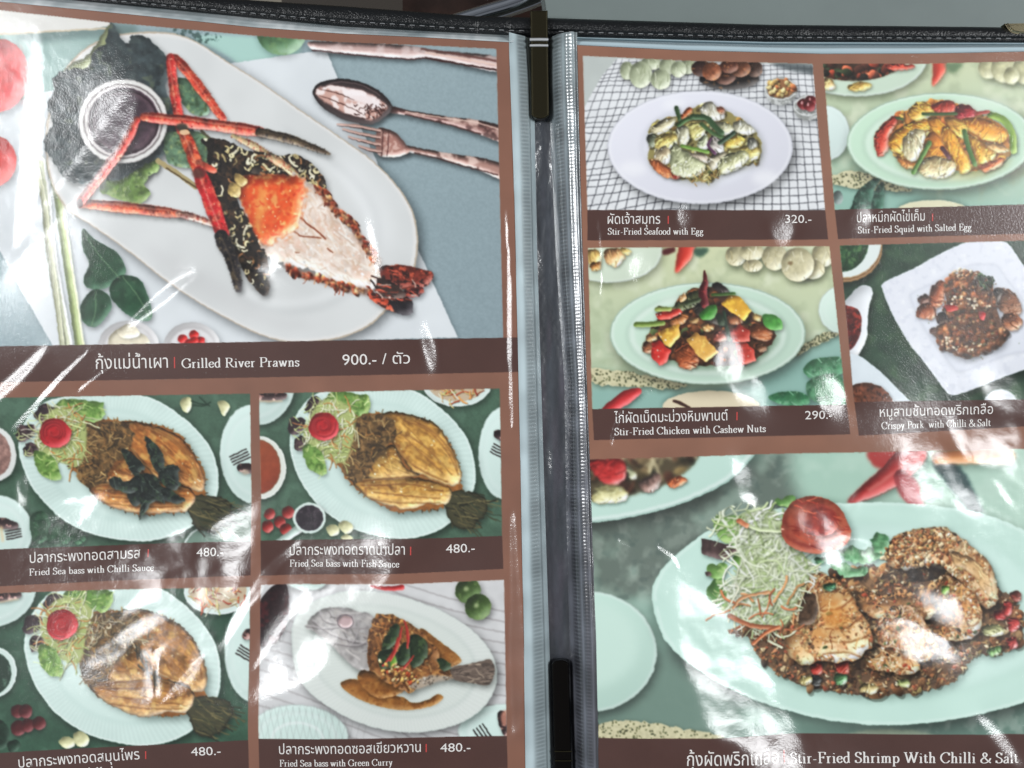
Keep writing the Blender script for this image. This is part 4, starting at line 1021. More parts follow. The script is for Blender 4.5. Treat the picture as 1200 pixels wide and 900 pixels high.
bits(fd, ZJ, [
 ("303,460 330,420 380,372 405,378 400,400 370,450 360,520 320,545", (196, 70, 50)), ("450,350 490,310 550,320 560,360 520,390 460,385", (232, 172, 80)), ("550,330 600,305 650,310 655,350 600,360", (176, 62, 46)), ("660,330 700,318 740,345 745,370 690,385 655,375", (150, 34, 40)),
 ("370,470 400,430 460,400 530,385 550,420 500,450 450,500 420,530 380,510", (240, 166, 66)), ("430,470 470,430 525,440 520,490 490,560 450,565 428,520", (232, 214, 170)), ("400,540 440,560 480,590 450,600 415,580", (226, 150, 84)),
 ("535,390 570,374 600,400 640,430 660,470 610,500 570,450", (238, 158, 60)), ("690,385 760,375 830,400 880,440 875,480 800,480 740,450 695,420", (232, 148, 58)), ("600,420 640,425 690,510 725,580 715,615 680,615 640,540 600,470", (242, 164, 66)), ("610,380 660,380 710,420 690,470 640,430", (240, 176, 84)),
 ("530,460 560,440 600,480 640,560 580,570 540,520", (236, 148, 62)), ("700,450 760,470 830,520 820,560 770,580 740,530", (240, 172, 78)), ("500,570 560,545 640,560 662,600 620,635 540,640 500,610", (234, 206, 156)), ("785,490 840,488 890,515 870,530 820,520", (230, 180, 120)), ("760,590 830,560 870,555 850,590 790,612", (214, 120, 76))])
gr = new_id('spring_onion', P)
for s, w, c in (("515,362 580,362 660,360", 3.6, (66, 92, 52)), ("545,486 510,550 474,615", 5, (92, 132, 66)), ("695,436 715,510 742,580", 5.4, (80, 118, 60)), ("810,365 870,390 905,450 910,520", 8, (128, 158, 66)), ("400,378 425,384", 3, (60, 90, 50)), ("600,510 630,550", 5, (90, 50, 60)), ("745,360 800,352", 4, (160, 60, 48))):
    m = stroke(pts(s, ZJ), w); shadow(m, 1.5, 2, 2, .45); paint(m, c, 1, gr); bevel(m, 3, .45)
warp(bg, .7, 4); soften(bg, .3)
BAND_ID['squid'] = band(*BANDS['squid'])

# ---- stir-fried chicken with cashew nuts
P, bg = panel('right', PANELS['chicken'], OLIVE, 'photo of stir-fried chicken with red and yellow pepper cubes', (30, .04)); linen(bg, (206, 212, 172), (170, 190, 164))
paint(poly(pts("60,640 300,640 600,650 900,520 1130,420 1160,760 60,760", ZK)), (142, 178, 168), .95, None, 6)
dl = new_id('doily', P); lace("70,570 150,575 300,600 420,625 470,640 400,655 250,645 120,640 75,620", ZK, dl, 4); dl = new_id('doily', P); lace("900,520 980,450 1080,415 1095,430 1000,480 940,510", ZK, dl, 6)
sd = new_id('side_dish', P); plate(670 + 150 / 3.53, 270 + 90 / 3.53, 62, 37, (214, 228, 206), sd, 0, None, (2, 4, 5, .4))
bits(sd, ZK, [("60,90 110,90 115,140 70,145", (222, 180, 110)), ("130,90 190,80 215,120 180,155 140,140", (226, 170, 120)), ("75,145 110,135 115,165 80,170", (200, 140, 80)), ("200,80 240,85 235,105 205,100", (230, 190, 120))])
ch = new_id('red_chilli', P)
m = stroke(pts("470,70 460,110 428,172", ZK), [19, 17, 4]); shadow(m, 2, 3, 3, .35); paint(m, (206, 66, 52), 1, ch, .8); bevel(m, 4, .4)
ch = new_id('red_chilli', P)
m = stroke(pts("270,665 220,690 140,745", ZK), [8, 16, 12]); shadow(m, 1, 3, 3, .4); paint(m, (196, 56, 58), 1, ch); bevel(m, 4, .4)
m = stroke(pts("380,95 410,85", ZK), 7); paint(m, (90, 40, 40), 1, None, 1); paint(poly(pts("500,80 560,80 530,115 505,105", ZK)), (60, 90, 76), .9, None, 1.5)
ga = new_id('garlic_bulb', P)
for x, y, rx, ry in ((670, 110, 42, 42), (735, 95, 50, 36), (830, 115, 52, 54), (1030, 105, 46, 50), (985, 165, 52, 40), (740, 150, 40, 26), (925, 145, 68, 70)):
    m = thing2(ell(670 + x / 3.53, 270 + y / 3.53, rx / 3.53, ry / 3.53), (202, 194, 158), ga, sh=(2, 4, 4, .5), bev=(5, .4), n=(5, .14))
    with only(m): strands(m, 8, (6, 14), (.6, 1.2), [(176, 166, 130), (222, 216, 186)], int(x), .4, 0, 1.5)
paint(ell(670 + 895 / 3.53, 270 + 140 / 3.53, 3, 2.5), (120, 100, 70), .8, None, .6)
sp = new_id('side_plate', P); plate(670 + 1110 / 3.53, 270 + 330 / 3.53, 28, 28, (206, 228, 214), sp, 0, .8, (2, 3, 4, .4))
bn = new_id('basil_leaf', P)
for s, c in (("950,570 990,535 1060,525 1110,530 1115,590 1040,600 980,610 960,600", (74, 128, 92)), ("960,640 1000,605 1090,595 1120,640 1120,720 1030,720 970,690", (92, 138, 106)), ("805,690 860,668 930,668 970,690 960,720 870,722", (70, 126, 88))):
    m = thing2(pts(s, ZK), c, bn, sh=(2, 3, 4, .4), bev=(4, .3), n=(6, .25)); mott(m, (130, 168, 142), 5, 8, .15, .3, .5); mott(m, (44, 92, 66), 5, 9, .2, .3, .5)
    with only(m): strands(m, 6, (10, 20), (.7, 1), [(150, 186, 160)], 3, .2, 0)
bw = new_id('bowl', P); m = ell(670 + 570 / 3.53, 270 + 730 / 3.53, 57, 19); shadow(m, 0, -2, 3, .3); paint(m, (222, 208, 178), 1, bw); paint(stroke(pts("415,705 440,712 480,735", ZK), [3, 4, 3]), (70, 46, 38), 1, bw)
pl = new_id('plate', P)
plate(670 + 556 / 3.53, 270 + 428 / 3.53, 402 / 3.53, 209 / 3.53, (194, 220, 200), pl, .0, .8, (3, 7, 8, .5), (120, 140, 124))
paint(ell(800, 352, 30, 6), (220, 236, 220), .6, None, 5)
fd = new_id('chicken_stir_fry', P)
base = poly(rough(smooth(pts("300,470 340,380 400,330 450,270 520,240 620,240 670,290 730,340 800,380 835,440 790,500 740,540 680,560 580,560 500,560 430,540 350,530", ZK), 4), .9, 3), False)
shadow(base, 2, 4, 5, .5, (40, 50, 30)); paint(base, (88, 60, 42), 1, fd)
with only(base): crumbs(base, 190, (1.6, 4.5), [(130, 78, 48), (90, 52, 36), (160, 104, 66), (60, 44, 34), (110, 70, 46), (84, 96, 60)], 7, 1.9, .5, fd)
bits(fd, ZK, [
 ("290,470 320,455 340,480 320,510 290,500", (150, 96, 64)), ("300,440 340,435 345,455 310,462", (206, 160, 110)), ("420,500 470,470 515,510 510,560 470,575 430,550", (160, 86, 50)), ("400,370 450,345 475,360 450,390 400,390", (168, 108, 62)), ("720,400 790,385 825,430 800,460 740,445", (146, 86, 52)), ("640,350 690,345 700,385 650,390", (140, 88, 56)),
 ("740,345 775,355 770,375 745,370", (206, 170, 110)), ("530,390 570,390 580,415 545,420", (200, 150, 96)), ("755,475 790,470 800,495 770,505", (110, 74, 50)), ("590,420 625,420 630,455 580,460", (150, 84, 70)), ("480,370 520,365 515,385 485,388", (190, 150, 100)),
 ("450,280 520,250 540,300 500,320 440,340 400,350 420,310", (92, 98, 64)), ("340,322 370,318 420,322 400,345 350,338", (150, 150, 90)), ("570,230 600,220 640,255 610,262", (48, 40, 38)), ("520,305 560,330 600,360 610,400 560,380 500,340", (62, 56, 48))])
sp2 = new_id('pepper_cube', P)
for s, c in (("338,352 380,332 440,328 450,342 400,370 355,372", (196, 62, 50)), ("350,430 400,398 438,392 440,440 400,486 375,470", (224, 170, 76)), ("325,470 360,458 405,500 385,545 360,558 325,530", (200, 56, 48)), ("466,456 510,424 540,440 598,505 545,545 515,520", (226, 172, 92)), ("608,308 650,268 690,280 736,335 705,375 660,345", (222, 166, 60)), ("645,420 690,388 730,420 730,460 660,465", (176, 66, 54)), ("668,470 720,465 750,500 755,540 690,560", (188, 70, 58)), ("435,280 460,262 470,285 445,298", (206, 160, 110))):
    m = thing2(poly(rough(pts(s, ZK), .3, 3, 4), True), c, sp2, sh=(1.5, 2.5, 3, .5), bev=(3, .5), n=(5, .1)); mott(m, tuple(min(255, v * 1.2 + 14) for v in c), 5, 8, .15, .3, .6)
    crumbs(m, 3, (.5, .9), [(250, 240, 226)], int(c[1]), 1.5, .1, None, None, 0)
ch2 = new_id('dried_chilli', P); m = stroke(pts("542,172 545,215 535,260 545,312", ZK), [2, 6, 10, 9]); shadow(m, 2, 2, 3, .5); paint(m, (92, 28, 32), 1, ch2); bevel(m, 3, .55); mott(m, (176, 80, 76), 3, 4, .25, .2, .7)
gr = new_id('spring_onion', P)
for s, w, c in (("262,392 310,392 370,386", 6, (118, 140, 66)), ("575,270 620,268 665,264", 3.5, (66, 96, 44)), ("470,305 520,290", 5, (60, 70, 44)), ("622,340 632,400 645,455", 4, (40, 66, 44)), ("345,330 400,328", 5, (150, 164, 90))): m = stroke(pts(s, ZK), w); shadow(m, 1, 2, 2, .4); paint(m, c, 1, gr); bevel(m, 2, .4)
for s, c in (("525,345 560,315 590,312 592,345 570,372 530,370", (70, 130, 56)), ("782,352 830,352 862,380 858,412 810,412 786,390", (86, 150, 72)), ("590,345 620,360 625,395 600,390", (44, 60, 40))): m = thing2(pts(s, ZK), c, gr, n=(5, .2), bev=(3, .4))
warp(bg, .7, 4); soften(bg, .3)
BAND_ID['chicken'] = band(*BANDS['chicken'])

# ---- crispy pork with chilli and salt
P, bg = panel('right', PANELS['pork'], (58, 82, 66), 'photo of crispy pork pieces on a square white plate over dark green cloth', (20, .12)); mott(bg, (84, 112, 82), 20, 61, .05, .4, .6); mott(bg, (40, 60, 50), 24, 64, .1, .4, .6); tex(bg, 1.5, .1, 66)
bw = new_id('herb_bowl', P)
m = ell(985, 292, 46, 40); shadow(m, 2, 4, 4, .5); paint(m, (150, 118, 84), 1, bw)
for k in range(4): ring(985, 291 - k, 45 - k * 2, 39 - k * 2.2, 1, (196, 166, 126), .8); ring(985, 291 - k, 44 - k * 2, 38 - k * 2.2, .7, (80, 58, 40), .7)
m = paint(ell(985, 286, 44, 40), (222, 232, 228), 1, bw); m = paint(ell(982, 284, 33, 36), (46, 76, 50), 1, bw); tex(m, 5, .4, 5); mott(m, (112, 150, 96), 6, 9, .2, .3, .6)
pt = new_id('sauce_bowl', P)
m = poly(pts("100,330 135,300 180,250 215,233 245,245 250,275 235,330 230,400 225,460 190,530 165,560 100,560", ZL)); shadow(m, 2, 4, 4, .5); paint(m, (222, 226, 230), 1, pt); bevel(m, 6, .2)
m = poly(pts("120,330 150,322 185,335 204,370 200,430 180,480 150,510 120,500", ZL)); paint(m, (90, 34, 30), 1, pt); tex(m, 5, .4, 8); mott(m, (176, 70, 54), 4, 11, .2, .2, .8); mott(m, (40, 22, 22), 5, 12, .2, .3, .7)
sd = new_id('side_plate', P); m = poly(pts("100,540 180,525 240,560 300,610 360,670 420,730 420,760 100,760", ZL)); shadow(m, 2, 3, 5, .5); paint(m, (216, 226, 232), 1, sd); tex(m, 20, .04, 2)
m = thing2(rough(smooth(pts("160,660 220,642 270,650 315,690 325,740 160,740", ZL), 4), .6, 4), (124, 78, 58), sd, False, n=(4, .4)); mott(m, (60, 40, 34), 3, 14, .1, .3, .8)
sp = new_id('small_bowl', P); m = ell(950 + 800 / 3.6, 270 + 735 / 3.6, 21, 18); paint(m, (228, 232, 238), 1, sp)
pl = new_id('square_plate', P)
po = smooth(pts("290,232 330,205 420,165 520,110 640,55 740,48 810,55 850,100 880,145 960,240 1100,420 1140,500 1060,560 900,590 760,640 640,685 580,692 540,650 480,570 400,470 330,350 296,265", ZL), 5)
m = poly(po, False); shadow(m, 3, 6, 7, .5); paint(m, (226, 229, 238), 1, pl); mott(m, (206, 210, 222), 5, 68, .1, .3, .5); mott(m, (242, 244, 248), 9, 69, .2, .4, .6)
c = (950 + 680 / 3.6, 270 + 370 / 3.6)
q = poly(scaled(po, .70, c), False); shadow(q, 0, 1, 2, .12); paint(q, (222, 226, 236), .9, None, 1.5); paint(stroke(scaled(po, .69, c), 1.2, False), (180, 184, 198), .5, None, .8)
fd = new_id('crispy_pork', P)
bits(fd, ZL, [("440,290 470,272 492,285 490,305 455,312", (84, 54, 44)), ("436,340 460,312 500,310 520,350 500,375 440,368", (150, 88, 60)), ("495,250 530,215 555,230 550,300 520,330 492,300", (160, 92, 62)), ("520,360 560,345 600,370 580,400 530,390", (70, 52, 44)), ("510,420 560,385 590,395 560,440 520,450", (160, 112, 76)), ("760,260 790,245 850,270 880,330 860,360 790,340", (128, 88, 64)), ("800,360 850,350 885,385 870,415 830,425 800,400", (150, 96, 66)), ("755,270 780,250 800,270 780,310", (70, 60, 52)), ("495,425 515,410 520,440 505,440", (90, 60, 46))])
base = poly(rough(smooth(pts("550,220 610,175 680,180 740,215 770,290 780,350 815,440 800,490 740,510 680,540 600,530 540,490 520,440 560,400 590,380 540,340 560,300", ZL), 4), 1, 3), False)
shadow(base, 2, 3, 4, .5); paint(base, (112, 78, 56), 1, fd); tex(base, 8, .3, 4)
crumbs(base, 120, (1.8, 4.2), [(150, 96, 66), (120, 78, 54), (170, 120, 84), (100, 70, 52)], 18, 1.8, .5, fd)
chunks(base, 420, (.9, 2.6), [(176, 110, 74), (206, 160, 110), (120, 74, 50), (84, 92, 60), (222, 190, 150), (150, 72, 56), (110, 116, 70), (66, 50, 42), (196, 128, 92)], 8, .3, fd)
soften(base, .4)
for s in ("610,185 660,190 700,220", "560,470 620,500 700,500", "600,300 660,310 730,330"): crumbs(stroke(pts(s, ZL), 12), 34, (.8, 1.6), [(232, 206, 176), (214, 150, 110), (236, 222, 196)], len(s), 1.8, .4)
mott(base, (52, 46, 44), 7, 51, .22, .25, .6)
thing2(pts("555,320 600,318 612,335 570,345", ZL), (176, 56, 48), fd); thing2(pts("700,345 728,350 722,380 705,375", ZL), (186, 60, 60), fd)
gr = new_id('spring_onion', P)
with only(pl and poly(po, False)): crumbs(poly(pts("700,190 760,210 750,240 700,240", ZL)), 40, (.8, 2), [(58, 76, 56), (84, 104, 76), (44, 54, 44)], 5, 2.2, .4, gr); crumbs(poly(scaled(po, .66, c), False), 24, (.4, .8), [(110, 84, 60), (90, 100, 70)], 15, 1.5, .3, None, None, 0)
warp(bg, .7, 4); soften(bg, .3)
BAND_ID['pork'] = band(*BANDS['pork'])

# ---- stir-fried shrimp with chilli and salt
P, bg = panel('right', PANELS['shrimp'], (150, 180, 166), 'large photo of battered shrimp with shredded cabbage and a tomato rose', (40, .06))
m = poly([(680, 600), (760, 590), (850, 565), (900, 530), (1000, 520), (1010, 560), (900, 610), (830, 640), (780, 690), (690, 690)]); paint(m, (106, 116, 108), .9, None, 6); mott(m, (142, 152, 143), 14, 3, .1, .4, .6); mott(m, (88, 104, 98), 10, 5, .15, .4, .5)
paint(poly([(930, 520), (1030, 525), (1060, 585), (1000, 600), (940, 590)]), (168, 200, 182), 1, None, 10); paint(poly([(1000, 600), (1060, 540), (1280, 500), (1280, 680), (1160, 625), (1060, 600)]), (178, 208, 190), 1, None, 10); mott(bg, (196, 220, 204), 30, 3, .0, .5, .35)
paint(poly([(700, 790), (840, 750), (860, 860), (700, 860)]), (112, 132, 122), .8, None, 8)
dl = new_id('doily', P); lace("120,660 220,625 400,640 560,670 690,690 700,720 120,720", ZO, dl, 8)
paint(poly([(880, 845), (1050, 845), (1280, 760), (1280, 860), (880, 860)]), (104, 128, 118), .9, None, 6); mott(poly([(1080, 800), (1280, 740), (1280, 858), (1080, 858)]), (150, 166, 156), 14, 3, 0, .4, .7)
b = new_id('bowl', P); m = ell(1040, 866, 58, 16); paint(m, (166, 180, 160), 1, b, 1.5)
sd = new_id('side_dish', P); m = plate(660, 505, 232, 107, (198, 230, 216), sd, -.02, None, (2, 7, 9, .5), (150, 180, 170))
q = ell(690, 522, 130, 62, -.02); paint(q, (92, 82, 62), 1, sd, 2)
with only(q): crumbs(q, 160, (3, 9), [(110, 96, 66), (70, 66, 50), (150, 130, 96), (90, 60, 46), (60, 62, 46)], 5, 1.8, .4); strands(q, 70, (14, 40), (2, 4), [(60, 56, 44), (160, 150, 116), (196, 184, 150), (120, 80, 60)], 5, 1, .3)
soften(q, 1.6)
bits(sd, ZM, [("75,165 160,145 240,160 255,220 220,270 170,285 110,230", (176, 48, 46)), ("100,300 150,270 230,285 265,320 240,355 120,362 90,340", (214, 206, 150)), ("260,190 300,215 300,250 270,240", (214, 216, 176)), ("450,250 510,235 545,255 500,285 460,280", (196, 110, 70)), ("320,260 400,220 420,260 380,310 330,300", (150, 120, 110))]); soften(sd and q, .8)
_pl = plate(683, 758, 84, 70, (190, 220, 206), new_id('side_plate', P), .0, None, (2, 5, 6, .45)); paint(ell(683, 750, 62, 50), (202, 230, 216), .8, None, 6)
cr = new_id('red_chilli', P)
m = stroke(pts("420,120 470,150 450,200", ZN), [40, 28, 8]); paint(m, (168, 62, 58), 1, cr, 2)
m = stroke(pts("560,125 480,205 380,280 262,355", ZN), [34, 30, 22, 8]); shadow(m, 2, 5, 5, .4); paint(m, (176, 64, 62), 1, cr, 1.5); bevel(m, 6, .4); paint(stroke(pts("540,150 450,230 350,300", ZN), 4), (230, 160, 150), .5, None, 1.5)
cr = new_id('red_chilli', P)
m = stroke(pts("500,235 540,300 585,385", ZN), [18, 26, 14]); paint(m, (178, 80, 84), 1, cr, 1.5); bevel(m, 5, .4)
m = stroke(pts("700,170 780,260 870,400", ZN), [20, 26, 16]); paint(m, (70, 92, 92), 1, new_id('green_chilli', P), 2)
m = stroke(pts("690,148 820,142 1030,140", ZN), [16, 17, 17]); shadow(m, 2, 5, 5, .35); paint(m, (206, 140, 96), 1, new_id('carrot', P), 1.5); bevel(m, 5, .4)
pl = new_id('plate', P)
po = smooth([(762, 700), (770, 670), (795, 645), (830, 620), (870, 603), (930, 592), (1000, 588), (1060, 589), (1130, 597), (1180, 612), (1230, 640), (1275, 690), (1290, 740), (1260, 790), (1190, 822), (1120, 838), (1040, 846), (960, 840), (890, 820), (830, 790), (780, 750)], 6)
m = poly(po, False); shadow(m, 2, 8, 9, .5); paint(m, (196, 228, 214), 1, pl); tex(m, 60, .04, 3)
c = (1030, 715); q = poly(scaled(po, .80, c, 0, -2), False); paint(q, (184, 216, 202), .7, None, 5); paint(poly(scaled(po, .77, c, 0, -3), False), (204, 234, 222), .9, None, 5); paint(stroke(scaled(po, .985, c), 2.2, False), (222, 244, 234), .7, None, 1)
fd = new_id('battered_shrimp', P)
bed = poly(rough(smooth(pts("40,560 120,590 150,640 220,720 330,775 480,800 620,805 760,790 900,760 970,690 1000,650 1100,650 1165,615 1185,560 1180,500 1160,440 1100,400 900,300 700,300 500,320 300,400 200,520", ZS), 4), 1.4, 5), False)
shadow(bed, 2, 4, 5, .35); paint(bed, (116, 92, 72), 1, fd)
CR = [(160, 118, 80), (132, 94, 66), (184, 144, 102), (104, 80, 60), (200, 164, 122), (84, 68, 56), (150, 106, 72), (118, 116, 80), (208, 180, 142), (142, 104, 72), (150, 112, 76), (170, 130, 90), (152, 76, 58)]
crumbs(bed, 160, (3, 6.5), CR[:6], 29, 1.8, .5, fd)
CHIP = [(222, 200, 160), (182, 120, 78), (206, 140, 104), (150, 104, 70), (196, 160, 112), (120, 88, 66), (158, 142, 96), (214, 176, 130), (92, 76, 64), (170, 98, 72), (232, 216, 184), (140, 96, 70)]
chunks(bed, 2000, (1.3, 4.4), CHIP, 9, .4, fd)
soften(bed, .25)
mott(bed, (62, 52, 46), 10, 53, .2, .3, .5); mott(bed, (196, 156, 112), 8, 57, .2, .3, .4)
bits(fd, ZS, [("365,690 400,685 410,720 370,728", (176, 60, 48)), ("460,672 500,672 506,722 462,720", (180, 66, 52)), ("455,730 495,728 495,765 460,765", (96, 140, 96)), ("365,735 400,735 398,770 365,768", (50, 50, 48)), ("690,745 730,740 735,770 695,768", (170, 180, 120)), ("1030,545 1080,535 1115,560 1090,582 1040,578", (190, 190, 140)), ("1075,490 1110,480 1120,510 1085,520", (166, 56, 54)), ("1115,450 1145,455 1142,500 1118,500", (176, 60, 56)), ("1130,520 1165,510 1175,545 1140,565", (180, 70, 66)), ("1125,595 1160,585 1165,620 1135,628", (170, 70, 66)), ("1050,630 1095,620 1095,650 1055,655", (120, 160, 100)), ("305,545 370,540 360,560 315,575", (176, 50, 42)), ("1140,412 1178,410 1180,440 1150,445", (120, 60, 50)), ("320,740 360,735 362,765 325,768", (206, 190, 130)), ("560,760 620,770 600,800 550,790", (190, 170, 120))])
def shrimp(s, c, seed, hi=(236, 208, 168), dk=(136, 82, 50), arcs=()):
    m = poly(rough(smooth(pts(s, ZS), 5), 1.0, seed), False); shadow(m, 3, 5, 5, .6); shadow(m, 1, 2, 2, .4)
    paint(m, c, 1, fd, .6); tex(m, 12, .14, seed)
    c = tuple(min(255, v * 1.06 + 6) for v in c)
    mott(m, hi, 16, seed, -.15, .6, .8); mott(m, dk, 10, seed + 3, .16, .4, .45); mott(m, (206, 140, 84), 8, seed + 7, .1, .4, .5)
    bevel(m, 14, .6); bevel(m, 6, .35); rim(m, 4, .35)
    with only(m):
        for q in arcs:                                               # segment folds of the curled body
            p = pts(q, ZS); paint(stroke(p, 2.6), dk, .8, None, .7); paint(stroke([(x - 2.2, y - 2.2) for x, y in p], 2.6), hi, .75, None, .8)
        g_ = m.grow(0); gx, gy = g_.grid()
        crust = Mask(m.x, m.y, m.a * np.clip(.55 + 1.1 * fbm(26, seed + 31)[m.sl()] - ((gy - gy.mean()) / (np.ptp(gy) + 1)) * .9, 0, 1).astype(np.float32))
        chunks(crust, int(crust.a.sum() / 26), (1.4, 4.0), [hi, (224, 178, 128), (200, 144, 98), (216, 150, 110), (236, 214, 176), (178, 130, 90), (222, 164, 112), (164, 148, 102), (188, 118, 86), (124, 98, 76)], seed, .26)
        chunks(m, int(m.a.sum() / 260), (1.0, 2.8), [hi, (190, 138, 92), (206, 138, 98), (150, 104, 70)], seed + 1, .2)
        mott(m, (120, 78, 48), 3, seed + 21, .3, .2, .45)
        strands(m, 26, (8, 22), (.6, 1.4), [hi, dk, (214, 160, 104)], seed, .8, 0)
        crumbs(m, 8, (1, 2), [(92, 104, 66), (166, 84, 60), (70, 58, 46)], seed + 1, 2, .3, None, None, .2)
    mott(m, hi, 5, seed + 15, .2, .3, .5)
    crumbs(m, 12, (.4, 1.0), [(255, 244, 228)], seed + 2, 2.4, .1, None, None, 0)
    return m
shrimp("655,240 690,190 760,168 870,158 940,195 1000,240 1062,305 1092,380 1090,440 1050,478 1010,440 960,380 900,330 820,310 720,320 665,300", (190, 140, 94), 11, arcs=("760,170 770,230 750,310", "860,160 880,220 870,300", "940,200 960,260 930,330", "1000,245 1010,310 960,370", "1062,310 1050,370 1000,420"))
volume(poly(rough(smooth(pts("905,255 960,262 1020,300 1060,360 1075,420 1050,420 980,330 920,300", ZS), 4), .7, 3), False), (216, 174, 126), 5, None, None, 14, .8, 8, 7, fd, None)
mott(poly(pts("690,300 860,300 880,350 760,370 690,350", ZS)), (52, 46, 44), 12, 5, -.4, .4, .8)
shrimp("540,390 640,420 720,400 800,430 850,480 800,520 700,500 600,500 545,470", (146, 110, 78), 16, (190, 148, 106), (88, 64, 50))
shrimp("850,365 900,345 955,378 1002,420 1028,480 1022,545 970,592 900,602 855,582 880,540 930,510 900,470 865,420", (212, 156, 108), 12, (240, 214, 176), arcs=("900,350 930,400 900,440", "960,385 970,440 920,470", "1010,430 1000,490 940,500", "1025,500 1000,540 930,525", "990,580 950,560 900,560"))
shrimp("595,560 635,500 700,455 765,465 805,520 835,580 855,625 820,662 760,672 700,642 640,622", (216, 164, 124), 13, (244, 216, 190), (160, 98, 66), arcs=("660,480 690,540 670,610", "740,460 760,530 740,630", "800,515 800,590 790,660"))
shrimp("565,672 600,618 680,622 752,648 778,700 720,718 640,710 588,702", (194, 138, 88), 14, arcs=("620,620 640,660 620,705", "690,625 710,670 700,715"))
shrimp("268,592 280,500 310,430 330,350 400,330 470,370 522,430 552,490 590,545 584,612 540,662 470,678 400,677 330,692 278,652", (208, 152, 98), 15, (240, 210, 162), (136, 82, 48), arcs=("520,430 470,470 400,480", "556,500 500,540 420,550", "585,570 510,600 420,600", "545,655 490,640 410,650", "330,350 370,400 440,400"))
m = thing2(pts("312,530 325,430 350,405 385,430 390,480 370,530", ZS), (84, 66, 52), fd, n=(4, .4))
paint(poly(pts("410,500 450,460 500,490 490,540 430,545", ZS)), (226, 150, 76), .6, None, 4)
for s, w in (("310,520 322,450 340,385", 2.2), ("395,500 385,430 360,360 340,300", 1.3), ("350,310 420,340", 1.0)): paint(stroke(pts(s, ZS), w), (226, 196, 160), .9, fd)
gr = None
for s in ("470,250 510,228 560,240 610,235 640,270 590,290 540,295 500,285", "600,215 610,180 650,180 668,210 640,260 610,250", "430,300 480,290 530,310 580,310 560,345 490,345"):
    gr = new_id('coriander_leaf', P)
    m = thing2(rough(smooth(pts(s, ZS), 4), 1.1, 6), (110, 158, 116), gr, False, sh=(1.5, 3, 3, .4), n=(5, .25)); mott(m, (164, 200, 160), 5, 8, .15, .3, .6); mott(m, (64, 110, 76), 5, 9, .2, .3, .6)
bits(None, ZS, [("412,378 450,370 455,395 415,398", (70, 120, 86)), ("875,390 905,388 908,415 880,418", (140, 186, 90)), ("370,275 410,270 405,292 375,292", (90, 140, 100))])
crumbs(poly(pts("640,240 860,200 900,300 700,310", ZS)), 90, (1, 2.6), [(196, 156, 110), (160, 110, 70), (214, 186, 150)], 21, 1.8, .5)
sl = new_id('cabbage_salad', P)
T4 = ZM
for s, c in (("675,435 740,420 830,425 920,400 960,420 900,500 800,560 740,560 690,520", (136, 176, 100)), ("960,360 1000,335 1060,330 1030,380", (110, 150, 86)), ("640,670 690,650 740,660 720,720 680,730", (122, 164, 90)), ("650,760 700,720 760,760 760,850 700,850 640,800", (104, 148, 84)), ("770,620 840,600 880,630 850,680 790,680", (112, 160, 72))):
    m = thing2(rough(smooth(pts(s, T4), 4), .8, 3), c, sl, False, sh=(2, 3, 3, .4), bev=(5, .35), n=(8, .2)); mott(m, (190, 216, 150), 8, 5, .15, .3, .6); mott(m, (80, 124, 60), 7, 9, .2, .3, .5)
for s in ("615,530 660,540 780,570 790,590 740,640 680,625 618,605", "630,690 660,690 665,710 640,712"): m = thing2(pts(s, T4), (84, 66, 64), sl, sm=False, n=(6, .3))
cab = poly([(838, 602), (862, 596), (900, 600), (925, 640), (950, 665), (935, 690), (920, 735), (880, 730), (850, 712), (846, 690), (868, 660)])
m = poly([(872, 600), (905, 596), (930, 640), (948, 660), (935, 700), (915, 735), (870, 728), (850, 700), (865, 660), (862, 630)]); paint(m, (166, 178, 140), 1, sl, 2); tex(m, 6, .35, 3)
with only(poly([(846, 596), (880, 585), (912, 590), (935, 632), (958, 650), (950, 690), (936, 720), (926, 748), (880, 748), (850, 726), (832, 700), (848, 668), (836, 640), (826, 618)])): strands(cab, 330, (18, 46), (.8, 2.3), [(228, 234, 208), (214, 224, 186), (240, 244, 228), (190, 206, 156), (222, 230, 198), (168, 188, 132), (206, 216, 188)], 4, 1.5, .28, None, sl); soften(cab, .3)
strands(poly([(850, 690), (930, 690), (925, 740), (870, 735)]), 14, (14, 34), (1.4, 2.8), [(190, 118, 84), (176, 130, 90), (204, 146, 104)], 6, .9, .3, None, sl)
for s, w, c in (("45,500 130,540 240,550", 5.5, (176, 112, 80)), ("140,610 190,570 240,545", 4.5, (200, 120, 80)), ("200,600 250,625", 3, (222, 226, 196)), ("60,470 100,430 200,410", 3.4, (206, 150, 110)), ("50,450 80,400 70,380", 2.2, (226, 226, 200)), ("100,140 160,165 250,170", 4, (214, 228, 180)), ("80,130 110,150", 6, (206, 130, 96))): m = stroke(pts(s, ZS), w); shadow(m, 1, 2, 2, .4); paint(m, c, 1, sl); bevel(m, 2, .35)
tr = new_id('tomato_rose', P)
m = thing2(pts("245,170 252,110 290,55 360,35 420,45 470,80 500,130 520,180 500,220 440,245 370,255 300,240 260,210", ZS), (164, 84, 64), tr, sh=(3, 5, 5, .5), bev=(8, .45), n=(12, .14))
m2 = thing2(pts("330,120 360,75 410,65 450,95 470,140 450,175 400,190 350,175", ZS), (150, 56, 46), tr, sh=(1, 2, 3, .4), bev=(6, .4), n=(6, .2)); mott(m2, (96, 34, 36), 8, 3, .1, .4, .7); mott(m, (196, 110, 82), 14, 19, .0, .5, .5); mott(m, (126, 40, 34), 10, 23, .15, .4, .5)
with only(m): strands(m, 50, (6, 18), (.5, 1.1), [(214, 120, 90), (130, 44, 36), (190, 84, 60)], 31, .5, 0, .3)
